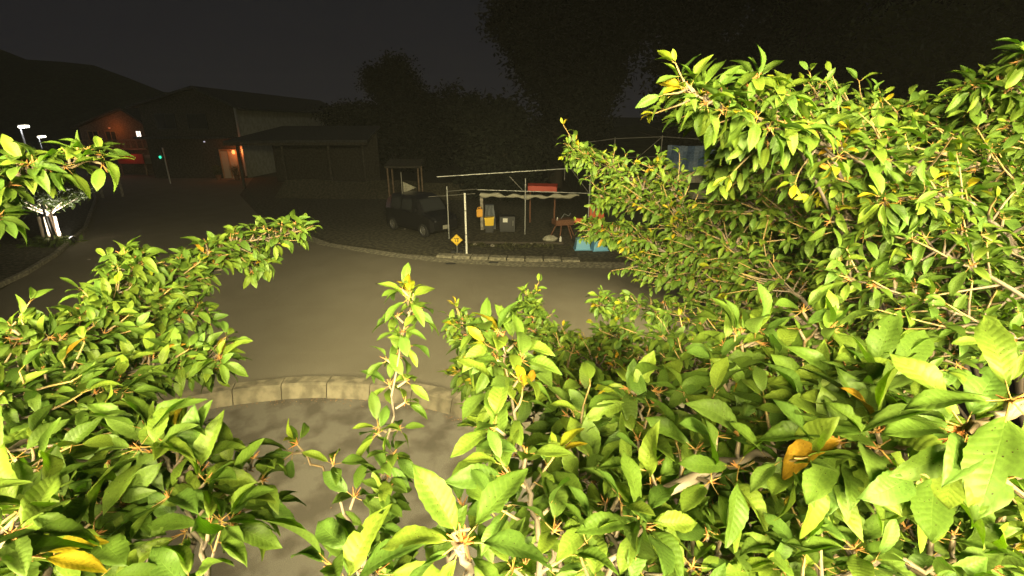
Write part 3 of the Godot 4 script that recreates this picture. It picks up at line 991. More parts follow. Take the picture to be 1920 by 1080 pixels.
func buildings() -> void:
	# large pale building with the long side wall
	var o := thing("storehouse", "long two storey building with pale side wall and dark gabled roof", "building", Vector3(0, 0, 0))
	gable(o, -30.6, -22.75, -25.6, -42.0, -68.0, 5.75, 7.1, M.plaster, 0.6, M.dark_board)
	for p in [[-28.6, 4.6, 1.5, 1.1], [-26.0, 4.6, 1.5, 1.1]]:
		window(o, Vector3(p[0], p[1], -42.0), p[2], p[3], M.black, M.glass)
	var st := begin()
	box(st, Vector3(-26.7, 3.35, -41.2), Vector3(7.6, 0.16, 1.5))
	part("canopy", st, M.roof, o)
	st = begin()
	box(st, Vector3(-22.68, 3.0, -41.93), Vector3(0.16, 5.6, 0.16))
	part("downpipe", st, M.galv, o)
	# its lit entrance
	st = begin()
	for x in [-24.6, -23.9, -23.2]:
		box(st, Vector3(x, 1.15, -41.9), Vector3(0.08, 2.3, 0.1))
	box(st, Vector3(-23.9, 2.34, -41.9), Vector3(1.5, 0.09, 0.1))
	var door := part("entrance_door", st, M.wood, o)
	for x in [-24.25, -23.55]:
		st = begin()
		box(st, Vector3(x, 1.13, -41.93), Vector3(0.6, 2.2, 0.03))
		part("pane", st, M.pale_cloth, door)
	var lan := thing("entrance_lantern", "glowing orange lantern under the canopy of the storehouse entrance", "lamp", Vector3(-23.1, 2.2, -41.3))
	st = begin()
	lathe(st, Vector3.ZERO, Basis.IDENTITY, [[0.0, -0.16], [0.09, -0.15], [0.13, 0.0], [0.09, 0.15], [0.0, 0.16]], 12)
	part("lamp_shade", st, glow(Color(1.0, 0.62, 0.3), 2.2), lan)
	st = begin()
	rod(st, Vector3(0, 0.16, 0), Vector3(0, 1.07, 0), 0.012, 6)
	part("cord", st, M.black, lan)
	lamp(Vector3(-23.1, 2.2, -41.3), Color(1.0, 0.5, 0.24), 1.3, 0.1, 14.0)
	lan = thing("wall_lamp", "small dim white lamp left of the lit entrance", "lamp", Vector3(-25.35, 3.02, -41.3))
	st = begin()
	lathe(st, Vector3.ZERO, Basis.IDENTITY, [[0.0, -0.06], [0.06, -0.04], [0.07, 0.03], [0.0, 0.06]], 10)
	part("lamp_glass", st, glow(Color(0.9, 0.9, 1.0), 0.6), lan)
	st = begin()
	rod(st, Vector3(0, 0.06, 0), Vector3(0, 0.25, 0), 0.012, 6)
	part("stem", st, M.black, lan)
	lamp(Vector3(-25.35, 3.02, -41.3), Color(0.9, 0.9, 1.0), 0.012, 0.05, 6.0)
	# things standing by the entrance
	for p in [[-24.5, -40.9, "potted shrub standing left of the lit entrance door"], [-22.9, -40.8, "potted shrub standing right of the lit entrance door"]]:
		var pot := thing("potted_shrub", p[2], "plant", Vector3(p[0], 0, p[1]), 0.0, "potted shrubs by the entrance")
		st = begin()
		lathe(st, Vector3.ZERO, Basis.IDENTITY, [[0.0, 0.0], [0.16, 0.0], [0.22, 0.38], [0.18, 0.38], [0.17, 0.32], [0.0, 0.32]], 14)
		part("pot", st, M.rust, pot)
		var mm := MultiMesh.new()
		mm.transform_format = MultiMesh.TRANSFORM_3D
		mm.mesh = clump_mesh(30, 0.25, 0.09, 71, M.far_leaf)
		mm.instance_count = 26
		for i in 26:
			mm.set_instance_transform(i, Transform3D(Basis.from_euler(Vector3(0, rng.randf() * TAU, 0)), Vector3(rng.randfn(0, 0.13), 0.7 + rng.randfn(0, 0.2), rng.randfn(0, 0.13))))
		var c := MultiMeshInstance3D.new()
		c.multimesh = mm
		c.name = "leaves"
		c.set_meta("kind", "stuff")
		pot.add_child(c, true)
	# low dark shed with a broad roof in front of it
	o = thing("low_shed", "low dark open shed with a broad gently sloped roof", "building", Vector3.ZERO)
	st = begin()
	hexa(st, [Vector3(-20.2, 3.15, -35.0), Vector3(-9.4, 3.3, -32.5), Vector3(-9.8, 4.15, -37.6), Vector3(-18.6, 4.1, -41.0), Vector3(-20.2, 3.3, -35.0), Vector3(-9.4, 3.45, -32.5), Vector3(-9.8, 4.3, -37.6), Vector3(-18.6, 4.25, -41.0)])
	part("roof", st, M.roof, o)
	for p in [[-19.4, -35.3], [-15.9, -34.5], [-12.4, -33.7], [-9.9, -33.1]]:
		st = begin()
		box(st, Vector3(p[0], 1.57, p[1]), Vector3(0.14, 3.14, 0.14))
		part("post", st, M.dark_board, o)
	st = begin()
	hexa(st, [Vector3(-18.9, 0, -39.4), Vector3(-9.9, 0, -36.8), Vector3(-9.9, 0, -37.0), Vector3(-18.9, 0, -39.6), Vector3(-18.9, 4.0, -39.4), Vector3(-9.9, 4.0, -36.8), Vector3(-9.9, 4.0, -37.0), Vector3(-18.9, 4.0, -39.6)])
	part("wall", st, M.dark_board, o)
	st = begin()
	hexa(st, [Vector3(-20.2, 2.98, -34.95), Vector3(-9.4, 3.13, -32.45), Vector3(-9.4, 3.13, -32.5), Vector3(-20.2, 2.98, -35.0), Vector3(-20.2, 3.14, -34.95), Vector3(-9.4, 3.29, -32.45), Vector3(-9.4, 3.29, -32.5), Vector3(-20.2, 3.14, -35.0)])
	part("fascia", st, M.dark_board, o)
	# house with orange lit gable
	o = thing("corner_house", "small house whose upper floor and gable glow orange in lamp light", "building", Vector3.ZERO)
	gable(o, -39.4, -32.9, -35.0, -46.0, -54.0, 4.1, 5.6, M.brown_wall, 0.4)
	var lit := glow(Color(1.0, 0.93, 0.86), 2.6)
	window(o, Vector3(-34.05, 3.45, -46.0), 0.42, 0.62, M.wood, lit, "lit_window")
	for x in [-38.2, -36.6]:
		window(o, Vector3(x, 3.3, -46.0), 0.9, 0.9, M.wood, M.glass)
	st = begin()
	box(st, Vector3(-36.1, 2.25, -45.35), Vector3(6.6, 0.12, 1.2))
	part("balcony_floor", st, M.wood, o)
	for i in 12:
		st = begin()
		box(st, Vector3(-39.0 + i * 0.54, 2.65, -44.82), Vector3(0.12, 0.68, 0.04))
		part("baluster", st, M.wood, o)
	st = begin()
	box(st, Vector3(-36.1, 3.02, -44.82), Vector3(6.6, 0.07, 0.08))
	part("handrail", st, M.wood, o)
	st = begin()
	box(st, Vector3(-34.2, 1.3, -45.96), Vector3(1.9, 0.8, 0.08))
	part("shutter", st, M.pale_cloth, o)
	var ol := thing("unseen_eaves_lamp", "unseen orange lamp under the eaves, placed to light the wall of the corner house", "lamp", Vector3(-35.9, 4.05, -45.1))  # source itself unseen, placed to light the orange wall
	st = begin()
	lathe(st, Vector3.ZERO, Basis.IDENTITY, [[0.0, -0.07], [0.07, -0.05], [0.09, 0.04], [0.0, 0.07]], 10)
	part("lamp_glass", st, glow(Color(1.0, 0.45, 0.15), 0.35), ol)
	st = begin()
	rod(st, Vector3(0, 0.07, 0), Vector3(0, 0.5, 0), 0.012, 6)
	part("stem", st, M.black, ol)
	lamp(Vector3(-35.9, 4.05, -45.1), Color(1.0, 0.52, 0.2), 0.6, 0.08, 14.0)
	# red stall front under the balcony
	o = thing("stall_counter", "red panelled stall counter in front of the corner house", "stall", Vector3(-34.0, 0, -44.2))
	st = begin()
	box(st, Vector3(0, 1.45, 0), Vector3(2.3, 0.85, 0.06), Basis.IDENTITY, 0.02)
	part("panel", st, M.red, o)
	for x in [-1.1, 1.1]:
		st = begin()
		box(st, Vector3(x, 0.95, -0.09), Vector3(0.08, 1.9, 0.08))
		part("post", st, M.wood, o)
	var sl := thing("unseen_stall_lamp", "unseen reddish lamp placed to light the red stall counter", "lamp", Vector3(-34.0, 2.05, -43.5))  # source itself unseen, placed to light the red panel
	st = begin()
	lathe(st, Vector3.ZERO, Basis.IDENTITY, [[0.0, -0.05], [0.05, -0.03], [0.05, 0.03], [0.0, 0.05]], 10)
	part("lamp_glass", st, glow(Color(1.0, 0.4, 0.3), 0.25), sl)
	st = begin()
	rod(st, Vector3(0, 0.03, 0), Vector3(0, 0.2, -0.7), 0.012, 6)
	part("arm", st, M.black, sl)
	lamp(Vector3(-34.0, 2.05, -43.5), Color(1.0, 0.35, 0.28), 0.25, 0.05, 6.0)
	# pedestrian signal showing green
	o = thing("pedestrian_signal", "small pedestrian traffic signal glowing green beyond the road", "traffic signal", Vector3(-26.6, 0, -38.0))
	st = begin()
	rod(st, Vector3.ZERO, Vector3(0, 2.7, 0), 0.05, 10)
	part("pole", st, M.galv, o)
	st = begin()
	box(st, Vector3(-0.2, 2.15, 0.1), Vector3(0.3, 0.62, 0.16), Basis.IDENTITY, 0.02)
	part("housing", st, M.black, o)
	st = begin()
	rod(st, Vector3(-0.2, 2.02, 0.17), Vector3(-0.2, 2.02, 0.2), 0.1, 16)
	part("green_lamp", st, glow(Color(0.1, 1.0, 0.72), 0.9), o)
	st = begin()
	rod(st, Vector3(-0.2, 2.3, 0.17), Vector3(-0.2, 2.3, 0.19), 0.1, 16)
	part("dark_lamp", st, M.glass, o)
	lamp(Vector3(-26.8, 2.02, -37.7), Color(0.1, 1.0, 0.72), 0.02, 0.05, 5.0)
	# roof edge and small truck box seen over the yard
	o = thing("lean_to", "small lean-to with a pale roof edge behind the parked car", "shed", Vector3(-6.4, 0, -29.5))
	st = begin()
	hexa(st, [Vector3(-1.1, 1.98, 0.6), Vector3(1.0, 1.98, 0.6), Vector3(1.0, 2.3, -0.8), Vector3(-1.1, 2.3, -0.8), Vector3(-1.1, 2.08, 0.6), Vector3(1.0, 2.08, 0.6), Vector3(1.0, 2.4, -0.8), Vector3(-1.1, 2.4, -0.8)])
	part("roof", st, M.dark_board, o)
	for x in [-0.95, 0.85]:
		for z in [0.45, -0.65]:
			st = begin()
			box(st, Vector3(x, 1.0, z), Vector3(0.09, 2.0, 0.09))
			part("post", st, M.brown_wall, o)

func far_trees() -> void:
	var dark := clump_mesh(46, 1.1, 0.34, 81, M.cedar)
	var broad := clump_mesh(46, 0.9, 0.26, 82, M.far_leaf)
	var grass := clump_mesh(60, 0.8, 0.26, 83, M.bamboo)
	far_tree("cedar_tree", "huge dark conifer that fills the sky right of the gap", Vector3(3.2, 0, -36), 19.0, 10.5, 0.35, dark, 2600, "dark trees behind the yard", 0.08)
	far_tree("broadleaf_tree", "round topped dark tree standing alone against the sky beside the storehouse", Vector3(-13.6, 0, -58), 11.2, 5.8, 0.0, dark, 620, "dark trees behind the yard", 0.3)
	far_tree("conifer_tree", "pointed dark conifer right next to the round topped tree", Vector3(-11.2, 0, -58), 10.0, 4.2, 0.85, dark, 460, "dark trees behind the yard", 0.1)
	far_tree("conifer_tree", "short narrow conifer in the gap before the huge conifer", Vector3(-6.9, 0, -58), 8.6, 2.6, 0.8, dark, 260, "dark trees behind the yard", 0.1)
	far_tree("conifer_tree", "low bushy conifer at the foot of the sky gap", Vector3(-4.6, 0, -56), 7.8, 3.6, 0.7, dark, 300, "dark trees behind the yard", 0.1)
	far_tree("broadleaf_tree", "low dark tree right behind the low shed roof", Vector3(-9.0, 0, -50), 6.6, 6.5, 0.0, dark, 480, "dark trees behind the yard", 0.15)
	far_tree("broadleaf_tree", "low spreading dark tree at the end of the storehouse", Vector3(-17.0, 0, -56), 6.2, 7.0, 0.0, dark, 420, "dark trees behind the yard", 0.15)
	far_tree("broadleaf_tree", "dark tree behind the fenced terrace with sky above its left side", Vector3(12.6, 1.5, -36), 12.4, 9.0, 0.0, dark, 1000, "trees on the slope on the right", 0.1)
	far_tree("broadleaf_tree", "dark bushy tree close behind the yard at the huge conifer's foot", Vector3(-0.6, 0, -30), 6.0, 5.0, 0.0, dark, 420, "dark trees behind the yard", 0.1)
	far_tree("broadleaf_tree", "dim olive tree over the middle of the slope on the right", Vector3(14.5, 1.5, -26.5), 9.2, 6.2, 0.0, broad, 900, "trees on the slope on the right", 0.1)
	far_tree("bamboo_clump", "faintly lit feathery bamboo over the bright cherry crown", Vector3(17.6, 1.2, -23.0), 7.4, 6.0, 0.0, grass, 900, "bamboo on the slope on the right", 0.05)
	far_tree("bamboo_clump", "faintly lit feathery bamboo in the upper right corner", Vector3(22.3, 1.2, -22.0), 8.6, 6.2, 0.0, grass, 900, "bamboo on the slope on the right", 0.05)
	far_tree("broadleaf_tree", "tall dark tree behind the bamboo at the upper right", Vector3(22, 1.5, -33), 14.0, 9.5, 0.0, dark, 1000, "trees on the slope on the right", 0.1)
	far_tree("broadleaf_tree", "tall dark tree between the terrace tree and the bamboo", Vector3(17.5, 1.5, -36), 14.5, 9.0, 0.0, dark, 1000, "trees on the slope on the right", 0.1)
	# hedge along the left verge
	for i in 7:
		var t := i / 6.0
		far_tree("roadside_shrub", ["dark roadside shrub nearest on the left verge", "second dark shrub along the left verge", "third dark shrub along the left verge", "fourth dark shrub along the left verge", "fifth dark shrub along the left verge", "sixth dark shrub along the left verge", "farthest dark shrub along the left verge"][i], Vector3(lerpf(-20.5, -37, t), 0, lerpf(-15.5, -38.5, t)), 1.7 + rng.randf() * 0.7, 3.0, 0.0, broad, 70, "shrubs along the left verge", 0.1)

func terrace() -> void:
	var st := begin()
	# the slope on the right as terrain
	hexa(st, [Vector3(4.4, -0.2, -22.6), Vector3(40, -0.2, -19.6), Vector3(60, -0.2, -60), Vector3(4.0, -0.2, -60), Vector3(4.6, 1.95, -23.0), Vector3(40, 1.6, -20.6), Vector3(60, 9.0, -60), Vector3(4.2, 3.2, -60)])
	struct("slope", st, M.hill)
	var o := thing("retaining_wall", "low beige concrete wall of blocks at the foot of the fenced terrace", "wall", Vector3.ZERO)
	for p in [[7.6, 2.2, -21.75, 1.5, 0.42], [7.2, 1.55, -21.3, 0.7, 0.34], [9.6, 2.2, -21.6, 1.9, 0.42], [5.9, 2.15, -22.1, 1.4, 0.36], [8.6, 1.55, -21.2, 1.6, 0.34], [10.4, 1.5, -21.1, 1.5, 0.34]]:
		st = begin()
		box(st, Vector3(p[0], p[1], p[2]), Vector3(p[3], p[4], 0.5), Basis(Vector3.UP, 0.07), 0.02)
		part("block", st, M.concrete, o)
	o = thing("pipe_fence", "tall fence of grey steel pipes along the edge of the terrace", "fence", Vector3.ZERO)
	var tops := [Vector3(2.6, 3.5, -24.2), Vector3(3.6, 3.68, -23.7), Vector3(4.76, 3.86, -23.2), Vector3(6.64, 3.97, -22.2), Vector3(9.0, 3.82, -22.1), Vector3(11.5, 3.75, -21.9)]
	for p in tops:
		st = begin()
		rod(st, Vector3(p.x, 1.8, p.z), p, 0.028, 8)
		part("post", st, M.old_pipe, o)
	for i in tops.size() - 1:
		st = begin()
		rod(st, tops[i] + Vector3(0, -0.05, 0.05), tops[i + 1] + Vector3(0, -0.05, 0.05), 0.018, 8)
		part("rail", st, M.old_pipe, o)
		st = begin()
		rod(st, tops[i] + Vector3(0, -0.9, 0.05), tops[i + 1] + Vector3(0, -0.9, 0.05), 0.014, 8)
		part("rail", st, M.old_pipe, o)
	st = begin()
	rod(st, tops[3] + Vector3(0, -0.02, 0.09), Vector3(5.7, 3.0, -22.5), 0.016, 8)
	part("brace", st, M.old_pipe, o)
	# blue tarpaulin hung on the fence
	st = begin()
	for i in 12:
		for j in 5:
			var at := func(u: float, v: float) -> Vector3:
				return Vector3(lerpf(6.85, 8.95, u), 3.58 - v * 1.1 - 0.05 * sin(u * PI), -22.02 + 0.05 * sin(u * 19.0 + v * 2.0) + 0.03 * sin(v * 7.0))
			var a: Vector3 = at.call(i / 12.0, j / 5.0)
			var b: Vector3 = at.call((i + 1) / 12.0, j / 5.0)
			var c: Vector3 = at.call((i + 1) / 12.0, (j + 1) / 5.0)
			var d: Vector3 = at.call(i / 12.0, (j + 1) / 5.0)
			face(st, a, b, c, d, Vector3(0, 0, 1))
			var back := Vector3(0, 0, -0.008)
			face(st, a + back, b + back, c + back, d + back, Vector3(0, 0, -1))
	var tarp := part("tarpaulin", st, M.blue_sheet)
	tag(tarp, "dark blue tarpaulin hung on the pipe fence of the terrace", "tarpaulin")

func yard() -> void:
	var st := begin()
	# white pole at the kerb
	var o := thing("marker_pole", "thin white pole standing upright at the far kerb", "pole", Vector3(-1.61, 0.0, -16.5))
	st = begin()
	rod(st, Vector3(0, 0, 0), Vector3(0, 2.24, 0), 0.034, 12)
	part("pole", st, M.white_paint, o)
	for y in [0.78, 1.62]:
		st = begin()
		rod(st, Vector3(0, y, 0), Vector3(0, y + 0.035, 0), 0.0365, 12)
		part("band", st, M.old_pipe, o)
	# yellow diamond warning sign on its low stand
	o = thing("warning_sign", "small yellow diamond warning sign with black symbol beside the white pole", "sign", Vector3(-2.0, 0.0, -16.95), -0.08)
	st = begin()
	var s45 := Basis(Vector3(0, 0, 1), PI / 4.0)
	box(st, Vector3(0, 0.5, 0), Vector3(0.31, 0.31, 0.012), s45, 0.004)
	part("plate", st, M.yellow, o)
	st = begin()
	for k in 4:
		var e := Basis(Vector3(0, 0, 1), PI / 4.0 + k * PI / 2.0)
		box(st, Vector3(0, 0.5, 0.0075) + e * Vector3(0, 0.142, 0), Vector3(0.292, 0.008, 0.003), e)
	part("border", st, M.black, o)
	st = begin()
	box(st, Vector3(0, 0.545, 0.0075), Vector3(0.19, 0.026, 0.004))
	for sx in [-1.0, 1.0]:
		box(st, Vector3(sx * 0.045, 0.478, 0.0076), Vector3(0.024, 0.075, 0.004), Basis(Vector3(0, 0, 1), sx * 0.15))
		box(st, Vector3(sx * 0.03, 0.44, 0.0078), Vector3(0.03, 0.018, 0.004), Basis(Vector3(0, 0, 1), sx * 0.7))
	part("symbol", st, M.black, o)
	st = begin()
	rod(st, Vector3(0, 0.0, -0.022), Vector3(0, 0.6, -0.022), 0.014, 8)
	part("stem", st, M.galv, o)
	for a in 2:
		st = begin()
		box(st, Vector3(-0.12 + a * 0.24, 0.06, 0.0), Vector3(0.18, 0.12, 0.2), Basis.IDENTITY, 0.03)
		part("sandbag", st, M.black, o)
	# pipe frame
	o = thing("pipe_scaffold", "open scaffold of thin steel pipes round the cluttered yard", "scaffold", Vector3.ZERO)
	for p in [[Vector3(-2.57, 0, -19.2), 2.13, 0.024], [Vector3(0.55, 0, -20.0), 2.36, 0.024], [Vector3(3.2, 0, -20.0), 2.74, 0.03], [Vector3(-4.75, 0, -21.0), 2.5, 0.02]]:
		st = begin()
		rod(st, p[0], p[0] + Vector3(0, p[1], 0), p[2], 8)
		part("post", st, M.galv if p[0].x > -4.0 else M.old_pipe, o)
	for p in [[Vector3(-3.0, 2.46, -19.55), Vector3(2.85, 2.78, -19.96), 0.022, true], [Vector3(-1.45, 1.89, -20.04), Vector3(3.5, 1.73, -20.04), 0.018, true], [Vector3(-2.57, 1.93, -19.24), Vector3(-1.45, 1.92, -20.0), 0.012, false], [Vector3(-3.4, 1.66, -19.6), Vector3(-1.5, 1.75, -19.9), 0.01, false], [Vector3(-0.1, 2.42, -20.06), Vector3(0.42, 1.88, -20.06), 0.014, false], [Vector3(2.4, 2.72, -20.06), Vector3(3.14, 1.8, -20.06), 0.014, false]]:
		st = begin()
		rod(st, p[0], p[1], p[2], 8)
		part("pipe", st, M.galv if p[3] else M.old_pipe, o)
	# rolled pale sheet tied along the lower pipe
	st = begin()
	var pts := PackedVector3Array()
	var rr := PackedFloat32Array()
	for i in 40:
		var t := i / 39.0
		pts.append(Vector3(lerpf(-1.35, 2.85, t), 1.63 - 0.05 * t - 0.07 * sin(t * PI) - 0.03 * sin(t * 31.0), -20.5 + 0.02 * sin(t * 50.0)))
		rr.append(0.075 + 0.03 * sin(t * 43.0) + 0.02 * sin(t * 17.0))
	tube(st, pts, rr, 8)
	tag(part("rolled_sheet", st, M.pale_cloth), "crumpled pale sheet rolled up along the lower pipe", "sheet")
	# red canopy piece
	o = thing("red_canopy", "dull red canopy board above the lower pipe", "canopy", Vector3(1.45, 0, -22.6))
	st = begin()
	hexa(st, [Vector3(-0.72, 1.5, 0.25), Vector3(0.62, 1.46, 0.25), Vector3(0.7, 1.7, -0.3), Vector3(-0.7, 1.72, -0.3), Vector3(-0.72, 1.76, 0.25), Vector3(0.6, 1.72, 0.25), Vector3(0.7, 1.8, -0.3), Vector3(-0.7, 1.82, -0.3)])
	part("board", st, M.red, o)
	for x in [-0.6, 0.55]:
		st = begin()
		box(st, Vector3(x, 0.75, 0.0), Vector3(0.07, 1.5, 0.07))
		part("post", st, M.rust, o)
	# grey tarpaulin covered stack with a pale post
	st = begin()
	for i in 16:
		var a0 := TAU * i / 16.0
		var a1 := TAU * (i + 1) / 16.0
		var rad := func(a: float, y: float) -> Vector3:
			var r := (0.24 + 0.03 * sin(a * 5.0) + 0.02 * sin(a * 3.0 + y * 4.0)) * (1.0 if y < 0.95 else 0.78)
			return Vector3(cos(a) * r, y, sin(a) * r)
		for y in [[0.02, 0.5], [0.5, 0.95], [0.95, 1.08]]:
			face(st, rad.call(a0, y[0]), rad.call(a1, y[0]), rad.call(a1, y[1]), rad.call(a0, y[1]), Vector3(cos(a0), 0.05, sin(a0)))
		tri(st, rad.call(a0, 1.08), rad.call(a1, 1.08), Vector3(0, 1.11, 0), Vector3.UP, Vector3.UP, Vector3.UP)
	var g := part("covered_stack", st, M.grey_tarp)
	g.position = Vector3(-0.98, 0.02, -21.1)
	tag(g, "stack wrapped in grey blue tarpaulin behind the yellow boxes", "stack")
	st = begin()
	box(st, Vector3(0, 0.75, 0), Vector3(0.13, 1.5, 0.13), Basis.IDENTITY, 0.01)
	g = part("wooden_post", st, M.concrete)
	g.position = Vector3(-1.32, 0.02, -20.95)
	tag(g, "pale square post left of the tarpaulin stack", "post")
	# yellow containers
	o = thing("yellow_crate", "yellow plastic crate, the lower and brighter of the two yellow containers", "crate", Vector3(-0.97, 0.02, -20.5), 0.06)
	st = begin()
	hexa(st, [Vector3(-0.19, 0.3, 0.15), Vector3(0.17, 0.3, 0.15), Vector3(0.17, 0.3, -0.15), Vector3(-0.19, 0.3, -0.15), Vector3(-0.21, 0.62, 0.17), Vector3(0.19, 0.66, 0.17), Vector3(0.19, 0.66, -0.17), Vector3(-0.21, 0.62, -0.17)])
	part("body", st, M.yellow, o)
	st = begin()
	box(st, Vector3(-0.01, 0.15, 0), Vector3(0.34, 0.3, 0.28))
	part("plinth", st, M.black, o)
	st = begin()
	hexa(st, [Vector3(-0.225, 0.6, 0.185), Vector3(0.205, 0.64, 0.185), Vector3(0.205, 0.64, 0.171), Vector3(-0.225, 0.6, 0.171), Vector3(-0.225, 0.64, 0.185), Vector3(0.205, 0.68, 0.185), Vector3(0.205, 0.68, 0.171), Vector3(-0.225, 0.64, 0.171)])
	part("rim", st, M.yellow, o)
	o = thing("jerry_can", "amber plastic jerry can hung on the pale post", "jerry can", Vector3(-1.4, 0.62, -20.72))
	st = begin()
	box(st, Vector3(0, 0.19, 0), Vector3(0.25, 0.36, 0.16), Basis.IDENTITY, 0.035)
	part("body", st, M.amber, o)
	st = begin()
	tube(st, [Vector3(-0.09, 0.36, 0), Vector3(-0.06, 0.43, 0), Vector3(0.05, 0.43, 0), Vector3(0.08, 0.36, 0)], [0.02, 0.018, 0.018, 0.02], 8)
	part("handle", st, M.amber, o)
	st = begin()
	rod(st, Vector3(0.09, 0.37, 0.03), Vector3(0.1, 0.43, 0.03), 0.026, 10)
	part("cap", st, M.black, o)
	# machine with the white plate
	o = thing("tool_chest", "dark tool chest with a small white plate on its front", "chest", Vector3(-0.2, 0.02, -20.6))
	st = begin()
	box(st, Vector3(0, 0.36, 0), Vector3(0.66, 0.68, 0.46), Basis.IDENTITY, 0.02)
	part("body", st, M.black, o)
	st = begin()
	box(st, Vector3(-0.09, 0.53, 0.236), Vector3(0.2, 0.17, 0.01))
	part("plate", st, M.white_paint, o)
	st = begin()
	rod(st, Vector3(0.24, 0.3, 0.25), Vector3(0.24, 0.52, 0.25), 0.012, 6)
	part("handle", st, M.galv, o)
	# white bag and white bottle
	st = begin()
	for i in 12:
		for j in 8:
			var at := func(a: float, b: float) -> Vector3:
				var r := 1.0 + 0.08 * sin(a * 3.0 + 1.0) + 0.06 * sin(b * 5.0 + a * 2.0)
				return Vector3(cos(a) * sin(b) * 0.31, 0.11 + cos(b) * 0.125, sin(a) * sin(b) * 0.2) * r
			var a0 := TAU * i / 12.0
			var a1 := TAU * (i + 1) / 12.0
			var b0 := maxf(PI * j / 8.0, 0.02)
			var b1 := minf(PI * (j + 1) / 8.0, PI - 0.02)
			var p: Vector3 = at.call(a0, b0)
			face(st, p, at.call(a1, b0), at.call(a1, b1), at.call(a0, b1), p - Vector3(0, 0.11, 0) + Vector3(0, 0.001, 0))
	g = part("sack", st, M.pale_cloth)
	g.position = Vector3(1.5, 0.02, -18.75)
	tag(g, "limp off-white sack lying on the ground left of the blue tubs", "sack")
	o = thing("bottle", "small white bottle standing beside the off-white sack", "bottle", Vector3(1.93, 0.02, -18.7))
	st = begin()
	lathe(st, Vector3.ZERO, Basis.IDENTITY, [[0.0, 0.0], [0.05, 0.005], [0.052, 0.15], [0.02, 0.19], [0.0, 0.19]], 12)
	part("body", st, M.white_paint, o)
	st = begin()
	rod(st, Vector3(0, 0.19, 0), Vector3(0, 0.22, 0), 0.022, 10)
	part("cap", st, M.white_paint, o)
	# blue tubs turned upside down
	for k in 2:
		o = thing("blue_tub", ["light blue plastic tub upside down, the left one, free of leaves", "light blue plastic tub upside down, the right one, half behind cherry leaves"][k], "tub", Vector3(2.62 + k * 0.62, 0.02, -17.5 + k * 0.1), 0.05 + k * 0.1, "blue tubs upside down in the yard")
		st = begin()
		hexa(st, [Vector3(-0.27, 0.03, 0.22), Vector3(0.27, 0.03, 0.22), Vector3(0.27, 0.03, -0.22), Vector3(-0.27, 0.03, -0.22), Vector3(-0.22, 0.4, 0.17), Vector3(0.22, 0.4, 0.17), Vector3(0.22, 0.4, -0.17), Vector3(-0.22, 0.4, -0.17)])
		part("body", st, M.blue, o)
		st = begin()
		box(st, Vector3(0, 0.018, 0), Vector3(0.62, 0.034, 0.52), Basis.IDENTITY, 0.012)
		part("rim", st, M.blue, o)
		st = begin()
		box(st, Vector3(0, 0.412, 0), Vector3(0.36, 0.02, 0.26), Basis.IDENTITY, 0.008)
		part("foot", st, M.blue, o)
	# rusty farm machine
	o = thing("farm_machine", "rusty brown farm machine on splayed legs with an orange arm", "machine", Vector3(2.1, 0.02, -19.6))
	st = begin()
	box(st, Vector3(0, 0.62, 0), Vector3(0.8, 0.24, 0.5), Basis(Vector3.UP, 0.3), 0.03)
	part("body", st, M.rust, o)
	for p in [[-0.55, 0.25], [-0.15, 0.4], [0.35, 0.35], [0.5, -0.2]]:
		st = begin()
		rod(st, Vector3(p[0] * 0.5, 0.55, p[1] * 0.5), Vector3(p[0], 0.0, p[1]), 0.025, 8)
		part("leg", st, M.rust, o)
	st = begin()
	tube(st, [Vector3(-0.1, 0.72, 0), Vector3(0.05, 0.95, 0.02), Vector3(0.22, 0.88, 0.1), Vector3(0.3, 1.0, 0.1)], [0.02, 0.016, 0.016, 0.012], 6)
	part("hose", st, M.grey_tarp, o)
	st = begin()
	hexa(st, [Vector3(0.42, 0.62, 0.12), Vector3(1.15, 0.5, 0.12), Vector3(1.15, 0.5, -0.05), Vector3(0.42, 0.62, -0.05), Vector3(0.42, 0.78, 0.12), Vector3(1.15, 0.76, 0.12), Vector3(1.15, 0.76, -0.05), Vector3(0.42, 0.78, -0.05)])
	part("arm", st, M.orange, o)
	st = begin()
	rod(st, Vector3(-0.28, 0.7, 0.3), Vector3(-0.26, 0.86, 0.3), 0.022, 8)
	part("grip", st, M.white_paint, o)
	o = thing("orange_cabinet", "orange red cabinet with pale stripes next to the right frame post", "cabinet", Vector3(3.6, 0.02, -20.5))
	st = begin()
	box(st, Vector3(0, 0.6, 0), Vector3(0.62, 1.2, 0.4), Basis.IDENTITY, 0.02)
	part("body", st, M.orange, o)
	for x in [-0.18, -0.04]:
		st = begin()
		box(st, Vector3(x, 1.0, 0.204), Vector3(0.06, 0.32, 0.008))
		part("stripe", st, M.pale_cloth, o)
	# pale cloth hung left of the car and stone row along the yard
	st = begin()
	for i in 6:
		var x0 := i * 0.1
		var x1 := x0 + 0.1
		face(st, Vector3(x0, 0.4 * x0, 0.02 * sin(i * 2.0)), Vector3(x1, 0.4 * x1 * 0.9, 0.02 * sin(i * 2.0 + 2.0)), Vector3(x1, 0.5 - x1 * 0.42, 0.03), Vector3(x0, 0.5 - x0 * 0.42, 0.03), Vector3(0, 0, 1))
	g = part("cloth", st, M.pale_cloth)
	g.position = Vector3(-5.05, 1.42, -22.6)
	tag(g, "pale three-cornered cloth hung above the parked car", "cloth")
	rng.seed = 404
	var words := ["leftmost", "second", "third", "fourth", "fifth"]
